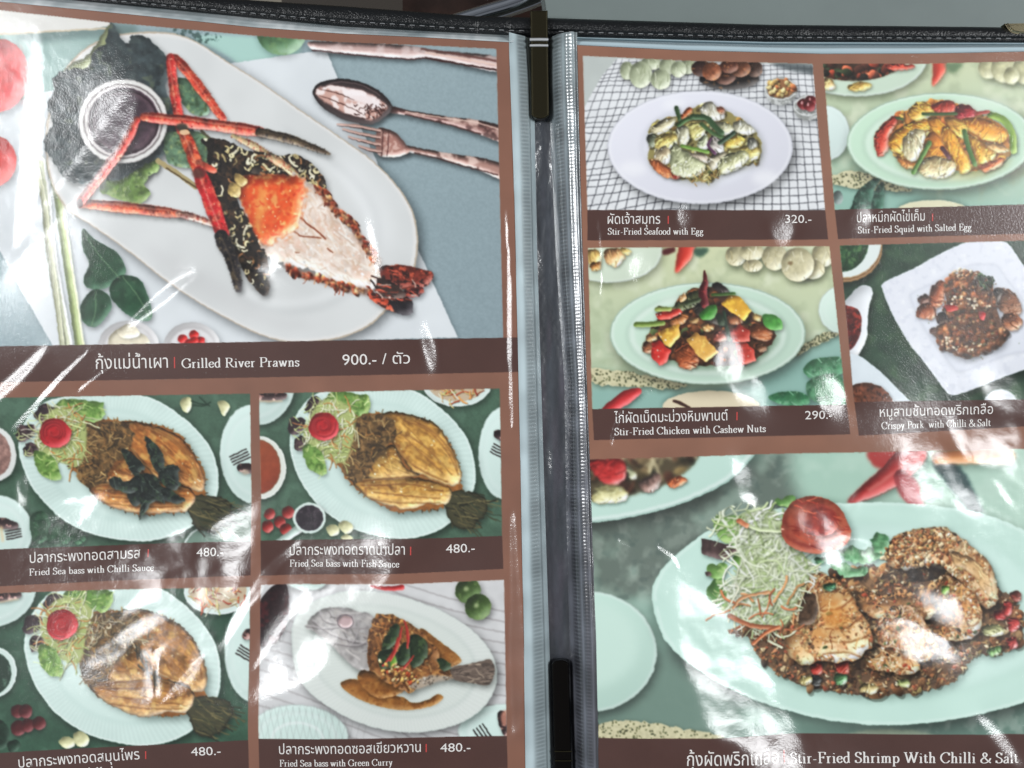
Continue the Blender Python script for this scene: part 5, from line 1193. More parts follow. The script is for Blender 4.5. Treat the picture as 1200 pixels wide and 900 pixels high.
crumbs(m, 5, (.5, 1.2), [(250, 200, 180)], 33, 2, .1, None, None, 0)
paint(stroke(pts("270,200 330,225 420,220 500,190", ZS), [2, 5, 5, 2]), (112, 36, 34), .6, None, 1.5); paint(stroke(pts("340,130 350,90 400,70 450,90", ZS), 4), (210, 120, 96), .5, None, 1.5); paint(stroke(pts("250,160 300,190 400,200 500,180", ZS), 3), (216, 120, 96), .35, None, 2)
warp(bg, 1.1, 6); soften(bg, .55)
BAND_ID['shrimp'] = band(*BANDS['shrimp'])
clip_to(None)
# ---------------------------------------------------------------- the relief of the sleeves: waves and creases of the film
STAT = []
G0 = 2                                           # relief grid step, in layout units
RX0, RY0, RW, RH = -160, -120, 1520, 1200
def relief(marks, lamp):
    """A height field whose slopes tip the film towards a window along the listed waves and creases."""
    nx, ny = RW // G0, RH // G0
    gx = RX0 + (np.arange(nx) + .5) * G0; gy = RY0 + (np.arange(ny) + .5) * G0
    X = (gx[None, :] - 600) * U * np.ones((ny, 1)); Y = (450 - gy[:, None]) * U * np.ones((1, nx))
    P = np.stack([X, Y, np.full_like(X, .006)], -1)
    def unit(v): return v / np.linalg.norm(v, axis=-1, keepdims=True)
    h = unit(unit(np.array([0, 0, EYE]) - P) + unit(np.array(LAMPS[lamp][0]) - P))
    tx, ty = -h[..., 0] / h[..., 2], -h[..., 1] / h[..., 2]
    kx = np.fft.fftfreq(nx, G0 * U) * 2 * np.pi; ky = -np.fft.fftfreq(ny, G0 * U) * 2 * np.pi
    KX, KY = kx[None, :], ky[:, None]; K2 = KX ** 2 + KY ** 2; K2[0, 0] = 1
    masks = []
    for shape, wgt, soft in marks:
        a = np.zeros((ny, nx), np.float32)
        m = shape
        big = np.zeros((HH, WW), np.float32); big[m.sl()] = m.a
        y = np.clip(((gy + OY) * SS).astype(int), 0, HH - 1); x = np.clip(((gx + OX) * SS).astype(int), 0, WW - 1)
        a = big[np.ix_(y, x)]
        a[(gy < -OY) | (gy > CH - OY - 1)] = 0; a[:, (gx < -OX) | (gx > CW - OX - 1)] = 0
        a = blur(a, soft / G0)
        if wgt < .95 and soft < 20:                            # patchy cling: the film only half touches here
            pn = fbm(9, 3 + len(masks)); hh_, ww_ = a.shape
            a = a * np.clip(.72 + 1.0 * pn[(slice(0, hh_), slice(0, ww_))], 0, 1.25)
        masks.append((a, wgt))
    gain = np.ones(len(masks))
    for it in range(14):
        fx = sum(m * g * w for (m, w), g in zip(masks, gain))
        FX, FY = np.fft.fft2(fx * tx), np.fft.fft2(fx * ty)
        Hf = -1j * (KX * FX + KY * FY) / (K2 + (2 * np.pi / (1000 * U)) ** 2); Hf[0, 0] = 0
        H = np.fft.ifft2(Hf).real
        sx, sy = np.fft.ifft2(1j * KX * Hf).real, np.fft.ifft2(1j * KY * Hf).real
        got = (sx * tx + sy * ty) / (tx ** 2 + ty ** 2)
        for i, (m, w) in enumerate(masks):
            k = m > .6 * m.max()
            gain[i] = np.clip(gain[i] * np.clip(w / max(.15, got[k].mean()), .6, 1.7), .2, 10)
    tot = blur(np.clip(sum(m for m, w in masks), 0, 1), 10)
    g = np.random.default_rng(5); nn = sum(blur(g.normal(0, 1, (ny, nx)).astype(np.float32), r) * r * k for r, k in ((1.0, .8), (2.0, 1.0), (4.0, 1.0)))
    H = H + nn * (.000052 * tot + .000004)
    STAT.append((gain, [(got[m > .6 * m.max()].mean(), np.hypot(sx - tx, sy - ty)[m > .6 * m.max()].mean()) for m, w in masks], np.hypot(tx, ty)))
    return H

def marks(spec):
    out = []
    for s in spec:
        if s[0] == 'line': out.append((stroke(pts(s[1]), s[2]), s[3], s[4]))
        else: out.append((poly(pts(s[1])), s[2], s[3]))
    return out

CLIP = None
LEFT_MARKS = marks([
 ('poly', "20,585 300,596 480,630 450,780 330,835 120,810 30,700", .42, 36), ('poly', "0,60 120,60 190,130 120,260 40,330 0,330", .45, 30),
 ('line', "50,42 44,110 38,190 28,285", [5, 20, 22, 22], 1.0, 2), ('line', "164,116 142,150 112,193 82,228 45,275 10,315", [7, 30, 34, 26, 20, 12], 1.0, 3),
 ('line', "235,322 205,340 176,363 154,380", [4, 15, 11, 3], 1.0, 2), ('line', "298,318 325,318 350,330", [4, 14, 6], .75, 5), ('line', "430,255 440,290 446,320", [5, 12, 5], .7, 5),
 ('line', "54,410 25,440 -14,474", [4, 12, 14], .95, 2), ('line', "104,414 70,446 18,502", [3, 6, 8], .9, 1), ('line', "128,432 96,456", [2, 4], .8, 1),
 ('poly', "62,592 110,580 150,600 165,625 120,632 80,612", .7, 6), ('poly', "118,646 190,628 240,612 292,604 297,650 322,692 268,708 196,690 150,668", .85, 7), ('line', "20,560 32,588 70,600", [8, 14, 6], .7, 4),
 ('line', "112,772 140,756 162,738 190,722", [10, 20, 16, 8], .9, 3), ('line', "150,716 172,700 196,706", [8, 14, 6], .8, 3), ('line', "236,772 224,792 196,816", [8, 14, 8], .85, 3), ('line', "168,752 182,780 190,808", [10, 16, 8], .9, 3), ('line', "188,762 186,800 192,836", [8, 5, 5], 1.0, 1), ('line', "243,765 226,785 196,818", [3, 6, 4], 1.0, 1),
 ('poly', "346,690 372,700 350,735 392,752 384,778 345,800 312,806 304,770 320,722", .85, 6), ('line', "376,690 340,722 305,775", [3, 5, 6], 1.0, 1), ('poly', "345,642 420,634 472,650 446,684 392,692 334,680", .85, 6), ('line', "352,636 318,668 282,722 268,750", [5, 11, 12, 4], 1.0, 2),
 ('line', "494,380 504,408 510,432", [5, 16, 6], .95, 3), ('line', "593,250 597,330 598,420 600,500", [2, 5, 6, 3], 1.0, 1), ('line', "601,600 604,690 606,760 606,850", [4, 12, 20, 10], 1.0, 2), ('line', "330,690 420,676 470,664", [8, 12, 6], .8, 4)])
RIGHT_MARKS = marks([
 ('poly', "720,660 850,620 980,760 1000,900 820,910 720,800", .30, 36), ('poly', "1020,470 1200,450 1230,560 1120,780 1020,780 1040,600", .28, 36),
 ('poly', "792,686 832,694 870,740 894,772 918,820 936,858 934,910 886,910 870,864 828,854 818,820 806,786 796,748", .84, 6),
 ('poly', "838,404 862,396 872,420 862,440 832,438", .75, 3), ('poly', "852,448 890,446 902,474 870,480", .75, 3), ('poly', "948,452 978,446 990,476 960,480", .8, 3), ('line', "715,518 722,495 740,470 770,455", [4, 5, 4, 3], .8, 1),
 ('poly', "738,302 768,306 752,332 730,322", .5, 3), ('line', "703,300 704,330 702,350", [2, 3, 2], .9, 1), ('poly', "795,236 812,252 806,268 790,260", .46, 2), ('poly', "1000,246 1020,252 1012,270 992,268", .46, 2), ('poly', "900,262 930,262 924,284 905,284", .46, 2), ('line', "700,262 702,280 704,300", [3, 4, 2], .8, 1),
 ('poly', "1062,520 1110,528 1118,560 1080,596 1050,580 1052,548", .72, 5), ('poly', "1116,496 1160,490 1196,500 1190,540 1150,548 1122,530", .72, 4), ('line', "1168,565 1184,590", [5, 4], .8, 2), ('poly', "1120,570 1150,580 1140,606 1118,596", .7, 4),
 ('poly', "1022,738 1064,726 1100,742 1110,764 1076,778 1040,766", .85, 5), ('poly', "1080,700 1110,690 1130,712 1108,736 1086,726", .75, 4), ('poly', "926,604 970,592 986,620 950,636", .45, 4), ('poly', "952,640 990,628 1024,634 1010,660 970,668", .75, 4), ('line', "1146,836 1166,862 1188,892", [6, 14, 12], .85, 3), ('line', "1204,850 1230,880", [10, 12], .8, 3),
 ('poly', "1150,448 1190,440 1206,470 1170,486", .7, 4), ('poly', "858,540 884,545 874,572 856,566", .75, 3), ('poly', "870,576 890,582 880,592 862,586", .8, 2), ('line', "724,632 740,640", [3, 2], .8, 1), ('line', "770,640 788,652 794,664", [3, 5, 3], .85, 1), ('line', "1040,560 1010,580 990,600", [5, 8, 4], .7, 3)])
RELIEF = relief(LEFT_MARKS, 'left')
_rr = relief(RIGHT_MARKS, 'right')
_x = RX0 + (np.arange(RW // G0) + .5) * G0
_s = np.clip((_x - 600) / 80, 0, 1)[None, :]
RELIEF = RELIEF * (1 - _s) + _rr * _s
print('relief range mm', RELIEF.min() * 1000, RELIEF.max() * 1000)
RELIEF -= RELIEF[60:560, 70:720].min()
RELIEF = np.maximum(RELIEF, 0)
print('page mean', RELIEF[60:560, 70:720].mean())

def sample(a, x, y, x0, y0, st):
    fx = np.clip((np.asarray(x) - x0) / st - .5, 0, a.shape[1] - 1.001); fy = np.clip((np.asarray(y) - y0) / st - .5, 0, a.shape[0] - 1.001)
    xi, yi = fx.astype(int), fy.astype(int); fx, fy = fx - xi, fy - yi
    if a.ndim == 3: fx, fy = fx[..., None], fy[..., None]
    return (a[yi, xi] * (1 - fx) + a[yi, xi + 1] * fx) * (1 - fy) + (a[yi + 1, xi] * (1 - fx) + a[yi + 1, xi + 1] * fx) * fy

PAGE_Z = 0.0045
def page_z(x, y):
    x = np.asarray(x, float); y = np.asarray(y, float)
    return PAGE_Z + sample(RELIEF, x, y, RX0, RY0, G0)

# ---------------------------------------------------------------- table and what lies behind it
tb = [(-900, 26), (560, 33), (628, 33), (640, 24), (642, 10), (636, -30), (600, -400), (2100, -400), (2100, 1500), (-900, 1500)]
bm = bmesh.new()
top = [bm.verts.new(W(x, y, -.0005)) for x, y in tb]; bot = [bm.verts.new(W(x, y, -.026)) for x, y in tb]
bm.faces.new(top[::-1]); bm.faces.new(bot)
for i in range(len(tb)): bm.faces.new((top[i - 1], top[i], bot[i], bot[i - 1]))
bmesh.ops.recalc_face_normals(bm, faces=bm.faces)
me = bpy.data.meshes.new('table'); bm.to_mesh(me); bm.free()
table = link('table', me, None, M_TABLE); tag(table, 'grey table top under the open menu', 'table', kind='structure')

me = mesh_np('floor', [(-3, -3, -.74), (3, -3, -.74), (3, 3, -.74), (-3, 3, -.74)], [(0, 1, 2, 3)], None, False)
mf = bpy.data.materials.new('floor_tiles'); t, b = nodes_of(mf)
geo = t.nodes.new('ShaderNodeNewGeometry'); br = t.nodes.new('ShaderNodeTexBrick'); br.inputs['Scale'].default_value = 3.2
br.inputs['Color1'].default_value = (.035, .025, .02, 1); br.inputs['Color2'].default_value = (.05, .04, .03, 1); br.inputs['Mortar'].default_value = (.30, .27, .21, 1); br.inputs['Mortar Size'].default_value = .05
t.links.new(geo.outputs['Position'], br.inputs['Vector']); t.links.new(br.outputs['Color'], b.inputs['Base Color']); b.inputs['Roughness'].default_value = .4
fl = link('floor', me, None, mf); tag(fl, 'dark brown floor seen past the table edge', 'floor', kind='structure')

def tube(path, r, seg=20, closed=False):
    path = [Vector(p) for p in path]; co = []; fa = []
    for i, p in enumerate(path):
        d = (path[min(i + 1, len(path) - 1)] - path[max(i - 1, 0)]).normalized()
        n = d.cross(Vector((0, 0, 1)))
        n = n.normalized() if n.length > 1e-6 else Vector((1, 0, 0)); b_ = d.cross(n)
        rr = r[i] if isinstance(r, (list, tuple)) else r
        for k in range(seg):
            a_ = 2 * math.pi * k / seg; co.append(tuple(p + n * math.cos(a_) * rr + b_ * math.sin(a_) * rr))
    for i in range(len(path) - 1):
        for k in range(seg): fa.append((i * seg + k, i * seg + (k + 1) % seg, (i + 1) * seg + (k + 1) % seg, (i + 1) * seg + k))
    return co, fa

ch = thing('metal_chair', 'chair with polished steel tube frame standing behind the table', 'chair', (-0.02, .2, -.74))
zc = -.06; k_ = (EYE - zc) / EYE
pa = []
for x, y in smooth([(470, 40), (560, 12), (600, 0), (640, -16), (700, -50), (760, -110)], 6, False): pa.append(((x - 600) * U * k_, (450 - y) * U * k_, zc))
co, fa = tube(pa, .0042); link('backrest_rail', mesh_np('backrest_rail', co, fa), ch, M_CHROME)
for sx in (0, len(pa) - 1):
    co, fa = tube([pa[sx], (pa[sx][0], pa[sx][1] + .01, -.4), (pa[sx][0], pa[sx][1] + .02, -.739)], .0042); link('leg', mesh_np('leg', co, fa), ch, M_CHROME)
co = []; fa = []
seat = [(pa[0][0] - .02, pa[0][1] + .02), (pa[-1][0], pa[0][1] + .02), (pa[-1][0], pa[0][1] + .4), (pa[0][0] - .02, pa[0][1] + .4)]
for z in (-.30, -.33):
    for x, y in seat: co.append((x, y, z))
fa = [(0, 1, 2, 3), (7, 6, 5, 4)] + [(i, i + 4, (i + 1) % 4 + 4, (i + 1) % 4) for i in range(4)]
link('seat', mesh_np('seat', co, fa, None, False), ch, plain_material('dark_wood', (58, 40, 34), .4, 0, None, .5, (40, .4)))

# ---------------------------------------------------------------- the folder: leatherette cover, spine, sleeve edges, clips
def interp(curve, x):
    c = np.array(curve, float); return np.interp(x, c[:, 0], c[:, 1])
LEATHER_TOP = [(-110, -30), (290, -4), (400, 3), (557, 15), (640, 17), (720, 19.5), (900, 25), (1170, 28), (1300, 30)]
LEATHER_BOT = [(-110, -22), (99, 0), (200, 10), (300, 20), (400, 29.5), (500, 35), (600, 40), (650, 41), (720, 43), (900, 47.5), (1200, 48.5), (1300, 49)]
L_TOP = [(-70, -1), (0, 5), (133, 19), (300, 36), (400, 43), (500, 47.5), (597, 53)]
R_TOP = [(675.5, 56.5), (800, 62.5), (960, 66.5), (1080, 66), (1200, 63.5), (1269, 61)]
folder = thing('menu_folder', 'open black leatherette menu folder holding clear vinyl page sleeves', 'menu folder', W(600, 450, 0))

def sheet_grid(name, xs, vs, y_of, z_of, ink_of, mat, parent):
    """A grid over x and 0..1 across; ink_of(u, v, x, y) is colour 0..255."""
    Xg, V = np.meshgrid(xs, vs); Yg = y_of(Xg, V)
    Z = z_of(Xg, Yg, V); C_ = ink_of(Xg, Yg, V)
    n, m = Xg.shape
    co = np.stack([(Xg - 600) * U, (450 - Yg) * U, Z], -1).reshape(-1, 3)
    i = np.arange(n * m).reshape(n, m)
    f = np.stack([i[:-1, :-1], i[1:, :-1], i[1:, 1:], i[:-1, 1:]], -1).reshape(-1, 4)
    return link(name, mesh_np(name, co, f, srgb2lin(C_.reshape(-1, 3) / 255.)), parent, mat)

def vnoise(x, y, s, sd=0):
    k = np.random.default_rng(sd).uniform(-1, 1, (128, 128)); fx, fy = np.asarray(x) / s + 40, np.asarray(y) / s + 40
    xi, yi = np.floor(fx).astype(int), np.floor(fy).astype(int); fx, fy = fx - xi, fy - yi
    fx = fx * fx * (3 - 2 * fx); fy = fy * fy * (3 - 2 * fy)
    g = lambda a, b: k[b % 128, a % 128]
    return (g(xi, yi) * (1 - fx) + g(xi + 1, yi) * fx) * (1 - fy) + (g(xi, yi + 1) * (1 - fx) + g(xi + 1, yi + 1) * fx) * fy

# back board of the cover (a slab under everything) and its padded, stitched top edge
bd = [(-110, -22), (290, 4), (400, 9), (557, 20), (640, 22), (900, 29), (1300, 34), (1300, 1000), (-110, 1000)]
bm = bmesh.new()
t1 = [bm.verts.new(W(x, y, .0026)) for x, y in bd]; b1 = [bm.verts.new(W(x, y, .0002)) for x, y in bd]
bm.faces.new(t1[::-1]); bm.faces.new(b1)
for i in range(len(bd)): bm.faces.new((t1[i - 1], t1[i], b1[i], b1[i - 1]))
bmesh.ops.recalc_face_normals(bm, faces=bm.faces)
M_LEATHER = plain_material('black_leatherette', (15, 17, 19), .30, 0, (1.0, .00035, ((1150, .8), (2200, .4))), .5)
me = bpy.data.meshes.new('cover'); bm.to_mesh(me); bm.free(); link('cover', me, folder, M_LEATHER)
def pad_z(X, Y, V):
    r = np.sqrt(np.clip(1 - (2 * V - 1) ** 2, 0, 1)) ** .7
    st = np.exp(-((V - .74) / .05) ** 2)
    crease = np.exp(-((X - 596) / 1.2) ** 2) + np.exp(-((X - 558) / 1.0) ** 2) * .5
    grain = .00005 * np.sin(X * 1.9 + Y * 2.3) * np.sin(X * 1.1 - Y * 2.9)
    return .0027 + .0042 * r - .0006 * st - .0007 * crease * r + .0002 * vnoise(X, Y, 14, 3) * r + grain * r
pad = sheet_grid('padded_edge', np.arange(-108, 1297, 1.0), np.linspace(0, 1, 30), lambda X, V: interp(LEATHER_TOP, X) * (1 - V) + interp(LEATHER_BOT, X) * V, pad_z,
                 lambda X, Y, V: np.full(X.shape + (3,), 44.), M_LEATHER, folder)
co = []; fa = []
for k in range(-14, 110):                        # one row of stitches
    x = k * 11.7; x2 = x + 5.6
    if 616 < x < 646 or not -100 < x < 1185: continue
    p = []
    for xx in (x, (x + x2) / 2, x2):
        V = .74; yy = interp(LEATHER_TOP, xx) * (1 - V) + interp(LEATHER_BOT, xx) * V
        p.append(W(xx, yy, float(pad_z(np.array(xx), np.array(yy), np.array(V))) + (.00028 if xx not in (x, x2) else .00006)))
    c, f = tube(p, .0002, 8); n0 = len(co); co += c; fa += [tuple(v + n0 for v in q) for q in f]
link('stitching', mesh_np('stitching', co, fa), pad, M_THREAD)

# clear sleeve edges above the pages
def band_ink(seed, lo, hi):
    def f(X, Y, V):
        k = .5 + .5 * vnoise(X, V * 30, 26, seed) + .25 * vnoise(X, Y, 7, seed + 1)  # patches of silvery sheen put into the film colour
        return (np.array(lo)[None, None] * (1 - np.clip(k, 0, 1)[..., None]) + np.array(hi)[None, None] * np.clip(k, 0, 1)[..., None])
    return f
sheet_grid('sleeve_edge', np.arange(-100, 603, 1.0), np.linspace(0, 1, 26), lambda X, V: (interp(LEATHER_BOT, X) - 1.5) * (1 - V) + (interp(L_TOP, X) + .6) * V,
           lambda X, Y, V: page_z(X, Y) * V + .0048 * (1 - V) + .0011 * np.sin(V * 3.14) + .00045 * vnoise(X, V * 20, 24, 5) * np.sin(V * 3.14) + .0003 * np.sin(V * 16) * V * (1 - V) + .0003 * V,
           band_ink(3, (168, 182, 186), (232, 238, 240)), M_VINYL, folder)
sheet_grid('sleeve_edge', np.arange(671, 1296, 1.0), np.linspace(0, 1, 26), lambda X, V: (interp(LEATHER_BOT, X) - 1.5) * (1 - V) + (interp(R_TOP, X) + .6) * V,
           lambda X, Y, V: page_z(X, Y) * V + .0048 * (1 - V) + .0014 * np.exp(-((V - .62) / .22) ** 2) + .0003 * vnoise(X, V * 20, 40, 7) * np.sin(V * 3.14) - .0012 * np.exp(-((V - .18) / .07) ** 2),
           lambda X, Y, V: np.clip(np.array([176, 196, 204])[None, None] - 120 * np.exp(-((V - .16) / .07) ** 2)[..., None] + 30 * np.exp(-((V - .55) / .2) ** 2)[..., None], 0, 255), M_VINYL, folder)  # dark groove and bright reflecting crest are put into the colour

# spine gutter and the welded inner edges of the sleeves: grids over y with 0..1 across
def tall_grid(name, ys, us, x_of, z_of, ink_of, mat, parent):
    Yg, Ug = np.meshgrid(ys, us, indexing='ij'); Xg = x_of(Yg, Ug)
    n, m = Yg.shape
    co = np.stack([(Xg - 600) * U, (450 - Yg) * U, z_of(Xg, Yg, Ug)], -1).reshape(-1, 3)
    i = np.arange(n * m).reshape(n, m)
    f = np.stack([i[:-1, :-1], i[1:, :-1], i[1:, 1:], i[:-1, 1:]], -1).reshape(-1, 4)
    return link(name, mesh_np(name, co, f, srgb2lin(np.clip(ink_of(Xg, Yg, Ug), 0, 255).reshape(-1, 3) / 255.)), parent, mat)
YS = np.arange(42, 976, .8)
L_IN = [(40, 597), (60, 597), (200, 602), (400, 607), (560, 610.5), (750, 614), (975, 617)]        # (y, x)
L_OUT = [(40, 621), (100, 626), (300, 630), (450, 634.5), (600, 639), (750, 644), (975, 650)]
R_IN = [(40, 643), (100, 643), (300, 652), (450, 662), (600, 664), (750, 668), (975, 674)]
R_OUT = [(40, 675), (56, 675.5), (240, 680), (400, 685), (560, 690.5), (750, 697), (975, 701)]
def ladder(X, Y, U_, c, w, per, ph=0.):
    """a weld line: little rungs, faintly raised and shaded into the colour"""
    return np.exp(-((U_ - c) / w) ** 4) * (.5 + .5 * np.sin(Y * 2 * np.pi / per + ph + (U_ - c) * 3)) ** 2
def left_z(X, Y, U_):
    wd = (interp(L_OUT, Y) - interp(L_IN, Y)) * U
    rise = (.19 + .20 * np.clip((Y - 60) / 420., 0, 1) + .04 * vnoise(X * 0, Y, 130, 41)) * wd * (np.minimum(U_, .78) - np.clip(U_ - .78, 0, 1) * 2.6)
    return page_z(X, Y) * (1 - U_) + .0040 * U_ + rise + .00003 * ladder(X, Y, U_, .56, .20, 4.5) - .0003 * np.exp(-((U_ - .80) / .03) ** 2) + .00012 * vnoise(X * 2, Y, 26, 9) + .00025 * vnoise(X, Y, 90, 10) + .0001
def left_ink(X, Y, U_):
    a = 200 + 26 * vnoise(X, Y, 18, 2) * .6 - 60 * np.exp(-((U_ - .56) / .22) ** 4) * (1 - .45 * ladder(X, Y, U_, .56, .2, 4.5)) - 40 * np.exp(-((U_ - .8) / .03) ** 2) + 22 * np.exp(-((U_ - .2) / .2) ** 2)  # rungs and groove are shaded in the colour, their relief is faint
    return a[..., None] * np.array([.90, .98, 1.0])
tall_grid('welded_edge', YS, np.linspace(0, 1, 44), lambda Y, U_: interp(L_IN, Y) - .4 + (interp(L_OUT, Y) - interp(L_IN, Y) + .4) * U_, left_z, left_ink, M_VINYL, folder)
def right_z(X, Y, U_):
    layers = .0006 * np.floor(np.clip(U_ * 4, 0, 3.999)) * 0 + .0004 * np.sin(U_ * 24)
    body = .0040 * np.sin(np.clip(U_ * .92 + .08, 0, 1) * np.pi) ** .6
    return .0036 * (1 - U_) + page_z(X, Y) * U_ + body * (1 - (2 * U_ - 1) ** 6) + layers * .35 + .00005 * ladder(X, Y, U_, .30, .15, 4.4) + .00004 * ladder(X, Y, U_, .66, .13, 4.0, 1.) + .00015 * vnoise(X * 2, Y, 22, 12) + .0001
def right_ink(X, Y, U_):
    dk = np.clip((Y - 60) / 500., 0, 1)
    a = 150 - 44 * dk + 18 * vnoise(X, Y, 16, 5) - 46 * np.exp(-((U_ - .30) / .15) ** 4) * (1 - .8 * ladder(X, Y, U_, .30, .15, 4.4)) - 30 * np.exp(-((U_ - .66) / .13) ** 4) * (1 - .8 * ladder(X, Y, U_, .66, .13, 4.0, 1.)) - 46 * np.exp(-((U_ - .93) / .05) ** 2) + 20 * np.exp(-((U_ - .5) / .04) ** 2)  # both weld lines get most of their shading from colour
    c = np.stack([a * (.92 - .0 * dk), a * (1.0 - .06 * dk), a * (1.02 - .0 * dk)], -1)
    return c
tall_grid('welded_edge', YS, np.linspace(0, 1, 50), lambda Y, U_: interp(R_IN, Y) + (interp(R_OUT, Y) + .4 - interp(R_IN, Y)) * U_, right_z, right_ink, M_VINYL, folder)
def gut_z(X, Y, U_):
    return .0031 + \
        .0003 * vnoise(X * 3, Y, 60, 21) + .00013 * vnoise(X * 2, Y * .4, 12, 22) + .00005 * vnoise(X * 3, Y * 2, 7, 24) + .00025 * (2 * U_ - 1) ** 2
def gut_ink(X, Y, U_):
    v = vnoise(X * 3, Y * .35, 22, 31)
    a = 72 + 10 * v + 5 * vnoise(X * 3, Y, 9, 33)
    r = np.clip(vnoise(X * 2, Y * .25, 14, 35), 0, 1) * np.exp(-((Y - 560) / 260.) ** 2)  # purplish reflection streaks tinted into the spine colour
    return np.stack([a * 1.0 + 26 * r, a * 1.06 + 14 * r, a * 1.16 + 18 * r], -1)
tall_grid('spine', np.arange(30, 976, 1.5), np.linspace(-.25, 1.25, 26), lambda Y, U_: interp(L_OUT, Y) + (interp(R_IN, Y) - interp(L_OUT, Y)) * U_, gut_z, gut_ink, M_GUTTER, folder)

def clip_bar(name, outline, z0, z1, mat, label, bends=()):
    """A flat metal prong with a rounded end, bevelled, with raised cross bands, the pale ones in place of highlights."""
    bm = bmesh.new()
    vs = [bm.verts.new(W(x, y, z1)) for x, y in outline]
    f = bm.faces.new(vs)
    r = bmesh.ops.extrude_face_region(bm, geom=[f])
    for v in r['geom']:
        if isinstance(v, bmesh.types.BMVert): v.co.z = z0
    bmesh.ops.recalc_face_normals(bm, faces=bm.faces)
    ed = [e for e in bm.edges if abs(e.verts[0].co.z - z1) < 1e-7 and abs(e.verts[1].co.z - z1) < 1e-7]
    bmesh.ops.bevel(bm, geom=ed, offset=.0007, segments=3, affect='EDGES', profile=.6)
    me = bpy.data.meshes.new(name); bm.to_mesh(me); bm.free()
    o = link(name, me, folder, mat); o['label'] = label
    for (xa, ya, xb, yb, w) in bends:
        c, f2 = tube([W(xa, ya, z1 + .0001), W((xa + xb) / 2, (ya + yb) / 2, z1 + .0003), W(xb, yb, z1 + .0001)], w * U, 14)
        link('cross_band', mesh_np('cross_band', c, f2), o, M_BAND if w > 1 else M_METAL)
    return o
def capsule(xa, ya, xb, yb, hw, round_end):
    d = np.array([xb - xa, yb - ya]); d = d / np.hypot(*d); n = np.array([-d[1], d[0]])
    p = [(xa - n[0] * hw, ya - n[1] * hw), (xa + n[0] * hw, ya + n[1] * hw)]
    for k in range(13):
        a_ = math.pi * k / 12
        q = np.array([xb, yb]) + n * hw * math.cos(a_) + d * hw * .55 * math.sin(a_); p.append(tuple(q))
    return p
clip_bar('fastener', capsule(631.5, 13, 633, 134, 10.3, 1), .0052, .0098, M_METAL, 'dark bronze fastener prong at the top of the spine', ((620.8, 47.5, 642.2, 47.5, 1.9), (620.8, 54.5, 642.2, 54.5, 1.6)))
clip_bar('fastener', capsule(662, 976, 656.5, 779, 9.8, 1), .0046, .0090, M_BLACKMETAL, 'black fastener prong at the bottom of the spine', ((649.5, 880, 670, 880, .9), (650, 891, 670.5, 891, .9)))
# corner guard at the far right of the top edge
bm = bmesh.new()
cg = smooth([(1179, 26.5), (1184, 34), (1192, 38.5), (1215, 40), (1300, 42)], 5, False) + [(1300, 25.5), (1230, 25.5)]
vs = [bm.verts.new(W(x, y, .0079)) for x, y in cg]; f = bm.faces.new(vs)
r = bmesh.ops.extrude_face_region(bm, geom=[f])
for v in r['geom']:
    if isinstance(v, bmesh.types.BMVert): v.co.z = .0028
bmesh.ops.recalc_face_normals(bm, faces=bm.faces)
ed = [e for e in bm.edges if e.verts[0].co.z > .0078 and e.verts[1].co.z > .0078]
bmesh.ops.bevel(bm, geom=ed, offset=.0009, segments=3, affect='EDGES')
me = bpy.data.meshes.new('corner_guard'); bm.to_mesh(me); bm.free(); link('corner_guard', me, folder, plain_material('brass_plate', (168, 158, 128), .2, 1.0))

# ---------------------------------------------------------------- the printed pages, cut into the things they picture
SHEET = {'left': thing('menu_page', 'left menu page, grilled river prawn above four sea bass dishes', 'menu page', W(300, 450, PAGE_Z), 'printed pages in the menu'),
         'right': thing('menu_page', 'right menu page, four small dish photos above the large shrimp photo', 'menu page', W(950, 450, PAGE_Z), 'printed pages in the menu')}
def page_grid(side):
    if side == 'left':
        nx, ny = 860, 1230
        I, J = np.meshgrid(np.arange(nx + 1) / nx, np.arange(ny + 1) / ny)
        X = -70 + 680 * I; Y = 976 * J
        for _ in range(4):
            yt = interp(L_TOP, X); Y = yt + (975 - yt) * J; X = -70 + (interp(L_IN[1:], Y) + 70) * I
    else:
        nx, ny = 738, 1150
        I, J = np.meshgrid(np.arange(nx + 1) / nx, np.arange(ny + 1) / ny)
        X = 690 + 579 * I; Y = 60 + 915 * J
        for _ in range(4):
            yt = interp(R_TOP, X); Y = yt + (975 - yt) * J; xl = interp(R_OUT[1:], Y); X = xl + (1269 - xl) * I
    return X, Y
OBJ = {}
RGB = np.clip(RGB + .10 * (RGB - .56) * (1 - np.abs(2 * RGB - 1)) * 2, 0, 1)      # the printer's contrast
_g = RGB.mean(2, keepdims=True); RGB = np.clip(_g + (RGB - _g) * 0.98, 0, 1)
